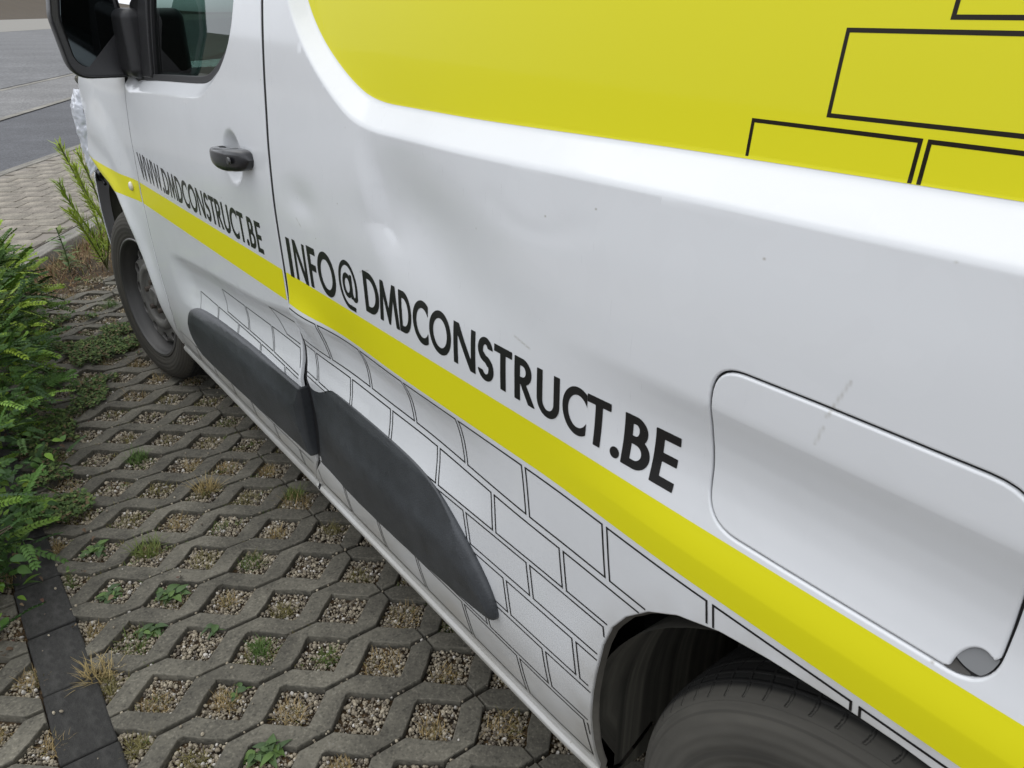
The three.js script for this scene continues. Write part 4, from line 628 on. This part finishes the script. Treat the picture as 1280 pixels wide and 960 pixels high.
{
  const R = rng(71), bush = thing('shrub', 'leafy green shrub that spreads over the edge of the grass pavers', 'shrub', [-0.2, 0, 0.85]);
  const fr = [frond(R, 0.105, 11, 0.019), frond(R, 0.085, 9, 0.017), frond(R, 0.12, 12, 0.018), frond(R, 0.07, 8, 0.016)], broad = [leaflet(0.036, 0.011, 0.25, 0.3), leaflet(0.028, 0.0095, 0.2, 0.4)];
  // crown: lumps along the edge; [x, y, z, rx, ry, rz]
  const lumps = [[-1.35, 0.12, 0.56, 0.36, 0.28, 0.32], [-0.95, 0.15, 0.58, 0.36, 0.32, 0.34], [-0.52, 0.15, 0.64, 0.34, 0.32, 0.35], [-0.1, 0.13, 0.71, 0.34, 0.29, 0.36], [0.28, 0.10, 0.77, 0.32, 0.26, 0.36], [0.58, 0.06, 0.80, 0.25, 0.22, 0.32], [0.76, 0.07, 0.76, 0.20, 0.20, 0.22], [-0.7, 0.2, 1.05, 0.9, 0.35, 0.35], [0.1, 0.16, 1.15, 0.7, 0.32, 0.35]];
  const place = (surfaceOnly) => { const l = lumps[Math.floor(R() * lumps.length)], u = R() * 2 - 1, a = R() * Math.PI * 2, s = Math.sqrt(1 - u * u), rr = surfaceOnly ? 0.78 + R() * 0.28 : Math.cbrt(R()) * 0.95; const d = V3(s * Math.cos(a), Math.abs(u), s * Math.sin(a)); return [V3(l[0] + d.x * l[3] * rr, Math.max(0.015, l[1] + (surfaceOnly ? d.y : u) * l[4] * rr), l[2] + d.z * l[5] * rr), d]; };
  const ori = (d) => { const yaw = Math.atan2(-d.z, d.x) + (R() - 0.5) * 3.0; return EU((R() - 0.5) * 1.5, yaw, 0.1 + d.y * 0.7 + (R() - 0.5) * 1.2, 'YZX'); };
  const near = (p) => p.z < 0.95 && p.x > -1.7 && fbm(p.x * 5 + 3, p.z * 5 + p.y * 4, 77, 3) > 0.40;
  let made = 0, guard = 0; const rest = [[], [], [], [], [], []], rc = [[], [], [], [], [], []];
  while (made < 290 && guard++ < 40000) { const [p, d] = place(true); if (!near(p)) continue; const foot = sst(-0.25, 0.3, p.x), top = sst(0.12, 0.38, p.y) * (1 - 0.7 * foot), q = R(), k = q < 0.2 + 0.75 * top ? (R() < 0.5 ? 0 : 3) : R() < 0.45 * (1 - foot) + 0.1 ? 1 : R() < 0.5 ? 2 : 4, bro = R() < foot * 0.85; const m = part('leaf', bro ? broad[Math.floor(R() * 2)] : fr[Math.floor(R() * 4)], leafMats[k], bush); m.position.set(p.x + 0.2, p.y, p.z - 0.85); m.quaternion.copy(ori(d)); m.scale.setScalar(0.65 + R() * 0.55); made++; }  // leaf colours carry the light: bright on the crown, dark for the shaded foot
  for (let k = 0; k < 7500; k++) { const [p, d] = place(k % 3 > 0), foot = sst(-0.25, 0.3, p.x); if (k % 3 > 0 && fbm(p.x * 5 + 3, p.z * 5 + p.y * 4, 77, 3) < 0.42) continue; const g = R() < foot * 0.8 ? 4 + Math.floor(R() * 2) : Math.floor(R() * 4); rest[g].push(M4(p.clone().sub(V3(-0.2, 0, 0.85)), ori(d), V3(1, 1, 1).multiplyScalar(0.6 + R() * 0.6))); const c = leafMats[foot > 0.5 ? [2, 4, 4, 2, 1][Math.floor(R() * 5)] : [1, 2, 2, 4, 0][Math.floor(R() * 5)]].color, v = 0.7 + R() * 0.6; rc[g].push(lin(c.r * v, c.g * v, c.b * v)); }  // inner foliage too: shade at the foot is put into the leaf colour
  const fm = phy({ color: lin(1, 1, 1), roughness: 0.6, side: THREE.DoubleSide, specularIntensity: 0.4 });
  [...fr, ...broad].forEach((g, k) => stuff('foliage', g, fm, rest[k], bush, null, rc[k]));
  for (let k = 0; k < 46; k++) { const l = lumps[k % lumps.length], a = R() * 6.28, q = 0.3 + R() * 0.7, b = V3(l[0] + (R() - 0.5) * 0.15, 0, l[2] + 0.08 + (R() - 0.5) * 0.15), e = V3(l[0] + Math.cos(a) * l[3] * q, l[1] + l[4] * (1 - 0.5 * q), l[2] + Math.sin(a) * l[5] * q), c = new THREE.CatmullRomCurve3([b, b.clone().lerp(e, 0.5).add(V3(0, 0.06, 0)), e]); const g = new THREE.TubeGeometry(c, 8, 0.0022, 5); g.translate(0.2, 0, -0.85); part('stem', g, std({ color: lin(0.06, 0.045, 0.03), roughness: 0.9 }), bush); }
}
{ // upright needle-leaved plant by the front corner
  const R = rng(81), base = [-1.92, -0.02, -0.17], pl = thing('rosemary_shrub', 'needle-leaved green plant rising at the front corner of the white van', 'shrub', base);
  const needle = (() => { const g = leaflet(0.052, 0.0034, 0.2, 0.15); return g; })(), mats = [leafMats[0], leafMats[3], leafMats[0]];
  const br = [[[0, 0, 0], [0.05, 0.25, 0.0], [-0.02, 0.47, 0.035], [0.02, 0.66, 0.085]], [[0.02, 0, 0], [0.08, 0.2, 0.04], [0.06, 0.36, 0.10], [0.04, 0.48, 0.13]], [[0, 0, 0], [0.14, 0.25, -0.02], [0.12, 0.42, 0.03], [0.10, 0.55, 0.05]], [[0, 0, 0], [-0.1, 0.2, -0.06], [-0.08, 0.42, -0.04], [-0.06, 0.6, -0.0]], [[0, 0, 0], [0.1, 0.14, 0.05], [0.12, 0.27, 0.09], [0.10, 0.34, 0.12]]];
  for (const b of br) { const c = new THREE.CatmullRomCurve3(b.map((p) => V3(...p))), L = [], bh = part('branch', new THREE.TubeGeometry(c, 12, 0.004, 6), std({ color: lin(0.10, 0.11, 0.04), roughness: 0.9 }), pl); const n = 150; for (let k = 0; k < n; k++) { const t = 0.12 + 0.88 * k / n, p = c.getPoint(t), T = c.getTangent(t), g = needle.clone(), s = 0.8 + R() * 0.5; g.scale(s, s, s); g.applyQuaternion(EU(R() * 6.28, 0, 0.62 + R() * 0.35, 'XYZ')); g.applyQuaternion(new THREE.Quaternion().setFromUnitVectors(V3(1, 0, 0), T)); g.translate(p.x, p.y, p.z); L.push(g); } part('needles', merge(L), mats[Math.floor(R() * 3)], bh); }
}
// blades and small leaves, instanced
const blade = (() => { const G = new Geo(), n = 3; const id = []; for (let i = 0; i <= n; i++) { const t = i / n, w = 0.0011 * (1 - t * 0.9), x = 0.35 * t * t; id.push([G.v(x, t, -w * 1, 1, 0.3, 0, 0, t), G.v(x, t, w * 1, 1, 0.3, 0, 1, t)]); } for (let i = 0; i < n; i++) G.i.push(id[i][0], id[i][1], id[i + 1][1], id[i][0], id[i + 1][1], id[i + 1][0]); const g = G.build(); g.computeVertexNormals(); return g; })();
{
  const R = rng(91), dry = [], dc = [], grn = [], gc = [], lf = [], lc = [];
  const bladeAt = (L, C, x, y, z, h, col, lean = 0.5, wd = 1) => { L.push(M4(V3(x, y, z), EU(0, R() * 6.28, -R() * lean, 'YZX'), V3(h, h, wd))); const v = 0.7 + R() * 0.6; C.push(lin(col[0] * v, col[1] * v, col[2] * v)); };
  const straw = [0.30, 0.22, 0.10], moss = [0.16, 0.14, 0.05], gre = [0.09, 0.13, 0.03];
  for (const [x, z, s] of holes) {
    const q = R(), near = Math.hypot(x - 2.58, z - 0.53); if (q < 0.22) continue;
    const cx = (R() - 0.5) * 0.04, cz = (R() - 0.5) * 0.04, rad = 0.018 + R() * 0.028, n = near < 2.2 ? 150 : 90, col = q < 0.6 ? straw : q < 0.86 ? moss : gre, up = q > 0.52 && q < 0.6 ? 0.035 : 0.014 + R() * 0.012;
    for (let k = 0; k < n; k++) { const a = R() * 6.28, r = rad * Math.sqrt(R()), u = clamp(cx + Math.cos(a) * r, -0.045, 0.045), v = clamp(cz + Math.sin(a) * r, -0.045, s === 0.6 ? 0.0 : 0.045); if (Math.abs(u) + Math.abs(v) > 0.056) continue; bladeAt(dry, dc, x + u, -0.017, z + v, up * (0.5 + R()), R() < 0.8 ? col : moss, 1.5, 1.1); }
  }
  for (let k = 0; k < 7000; k++) { const n = Math.floor(R() * 46) - 32, z = 0.5 - R() * 0.75, x = LX(n) + (R() - 0.5) * 0.006; if (fbm(x * 3, z * 6, 97, 3) < 0.5) continue; bladeAt(dry, dc, x, -0.012, z, 0.010 + R() * 0.008, R() < 0.5 ? moss : gre, 1.3, 1.2); }
  // dry weeds and litter along the kerb and in front of the van
  for (let k = 0; k < 3200; k++) { const a = -0.9 + R() * 2.6, b = -0.02 - R() * R() * 0.42, [x, z] = onKerb(a, b); if (x > -1.3) continue; const c = R() < 0.6 ? [0.26, 0.18, 0.09] : R() < 0.5 ? [0.14, 0.07, 0.03] : [0.12, 0.14, 0.04]; bladeAt(dry, dc, x, -0.02, z, 0.03 + R() * R() * 0.12, c, 1.4, 2.2); }
  // green ground cover that creeps over the pavers
  const patch = [[-0.62, 0.15, 0.26, 0.16], [-0.35, 0.30, 0.22, 0.13], [-0.95, 0.22, 0.22, 0.13], [-0.05, 0.42, 0.2, 0.1], [0.25, 0.47, 0.2, 0.08], [-1.35, 0.30, 0.2, 0.1], [0.5, 0.47, 0.2, 0.10], [0.66, 0.47, 0.10, 0.07], [-0.75, 0.02, 0.2, 0.10], [-1.1, 0.12, 0.2, 0.08], [-1.62, 0.02, 0.1, 0.05]];
  const small = leaflet(0.011, 0.0035, 0.2, 0.3);
  for (const [px, pz, rx, rz] of patch) for (let k = 0; k < 5200 * rx * rz / 0.035; k++) { const a = R() * 6.28, r = Math.sqrt(R()), x = px + Math.cos(a) * rx * r, z = pz + Math.sin(a) * rz * r; if (fbm(x * 9, z * 9, 95, 3) < 0.44 + 0.1 * r) continue; const y = 0.002 + R() * 0.025 * (1 - r * 0.6); lf.push(M4(V3(x, y, z), EU((R() - 0.5) * 1, R() * 6.28, 0.2 + R() * 0.7, 'YZX'), V3(1, 1, 1).multiplyScalar(0.6 + R() * 0.9))); const v = 0.7 + R() * 0.6, c = R() < 0.6 ? [0.065, 0.11, 0.03] : R() < 0.6 ? [0.13, 0.18, 0.05] : [0.16, 0.12, 0.06]; lc.push(lin(c[0] * v, c[1] * v, c[2] * v)); }
  const gm = std({ color: lin(1, 1, 1), roughness: 0.9, side: THREE.DoubleSide });
  const lit = [], litC = [], dead = leaflet(0.026, 0.0085, 0.5, 0.5);
  for (let k = 0; k < 230; k++) { const e = R() * R() * R(), x = -1.5 + R() * 2.5, z = 0.66 - e * 0.6 - Math.max(0, -x) * 0.15; lit.push(M4(V3(x, 0.006 + R() * 0.006, z), EU((R() - 0.5) * 1.4, R() * 6.28, (R() - 0.5) * 0.5, 'YZX'), V3(1, 1, 1).multiplyScalar(0.3 + R() * 0.5))); const c = R() < 0.6 ? [0.11, 0.07, 0.042] : R() < 0.5 ? [0.18, 0.13, 0.075] : [0.10, 0.05, 0.035]; litC.push(lin(...c)); }
  stuff('leaf_litter', dead, gm, lit, scene, 'curled brown dead leaves scattered beside the shrub', litC);
  stuff('dry_grass', blade, gm, dry, scene, 'dry straw-coloured grass in the paver openings and along the kerb', dc);
  stuff('ground_cover', small, gm, lf, scene, 'low creeping green weeds spread over the far grass pavers', lc);
}
// single weeds in the openings
{
  const R = rng(101);
  const weeds = [
    [[185, 690], 'grass', 1.25, 'round tuft of green grass two openings from the edging stones'], [[172, 575], 'grass', 1.1, 'wispy green grass tuft near the shrub in a far opening'], [[368, 622], 'grass', 0.9, 'small green grass tuft close to the sill under the door shut line'],
    [[214, 745], 'broad', 1.15, 'upright broad-leaved weed that fills an opening'], [[190, 790], 'broad', 0.95, 'flat weed with dark green leaves over dry stalks beside the edging stones'], [[265, 792], 'flat', 1.0, 'two pale green leaves lying over pebbles and a brown leaf'],
    [[325, 812], 'grass', 0.75, 'thin green shoot in the middle of a pebbled opening'], [[296, 862], 'flat', 0.8, 'small pointed weed at the corner of a pebbled opening'], [[332, 945], 'broad', 1.15, 'lush broad-leaved weed nearest the camera'],
    [[118, 690], 'broad', 1.1, 'bright broad leaf at the foot of the shrub'], [[138, 745], 'broad', 0.9, 'low weed in the half opening beside the edging stones'], [[125, 845], 'straw', 1.2, 'straw-coloured grass tuft beside the edging stones'],
    [[258, 612], 'straw', 1.2, 'upright dry yellow grass tuft far from the sill'], [[88, 325], 'tall', 1.0, 'tall green weed standing at the end of the pavers by the kerb'], [[140, 385], 'grass', 1.2, 'yellow-green grass tuft in front of the front wheel']];
  const V = weeds.map((w) => w[0]); const gm = (c) => std({ color: lin(...c), roughness: 0.7, side: THREE.DoubleSide });
  const gA = gm([0.085, 0.15, 0.03]), gB = gm([0.06, 0.11, 0.03]), gD = gm([0.04, 0.075, 0.022]), gS = gm([0.34, 0.26, 0.11]), gY = gm([0.13, 0.17, 0.035]);
  weeds.forEach(([px, kind, s, label]) => {
    const [x, y, z] = WEEDS[px.join()], t = thing('weed', label, 'weed', [x, y, z]);
    if (kind === 'grass' || kind === 'straw') { const L = []; for (let k = 0; k < 130; k++) { const g = blade.clone(), h = (0.018 + R() * 0.032) * s; g.scale(h, h, 1.3); g.rotateZ(-R() * 0.9); g.rotateY(R() * 6.28); const a = R() * 6.28, r = 0.026 * s * Math.sqrt(R()); g.translate(Math.cos(a) * r, 0, Math.sin(a) * r); L.push(g); } part('grass_blades', merge(L), kind === 'straw' ? gS : R() < 0.4 ? gY : gA, t); }
    else if (kind === 'tall') { const st = new THREE.CatmullRomCurve3([V3(0, 0, 0), V3(0.01, 0.1, 0), V3(-0.01, 0.24, 0.01)]); part('stem', new THREE.TubeGeometry(st, 8, 0.003, 5), gB, t); for (let k = 0; k < 34; k++) { const m = part('leaf', leaflet(0.05 + R() * 0.03, 0.012, 0.2, 0.4), R() < 0.6 ? gA : gY, t), q = st.getPoint(0.1 + 0.9 * k / 34); m.position.copy(q); m.rotation.set(0, R() * 6.28, 0.3 + R() * 0.5, 'YZX'); } }
    else { const n = kind === 'flat' ? 9 : 28; for (let k = 0; k < n; k++) { const m = part('leaf', leaflet((0.015 + R() * 0.018) * s, (0.0052 + R() * 0.004) * s, 0.3, 0.45), [gB, gD, gB, gA][Math.floor(R() * 4)], t); m.position.set((R() - 0.5) * 0.036, 0.002 + R() * 0.012, (R() - 0.5) * 0.036); m.rotation.set((R() - 0.5) * 0.7, k / n * 6.28 + R(), 0.12 + R() * (kind === 'flat' ? 0.25 : 0.5), 'YZX'); } }
  });
}
renderer.render(scene, camera);
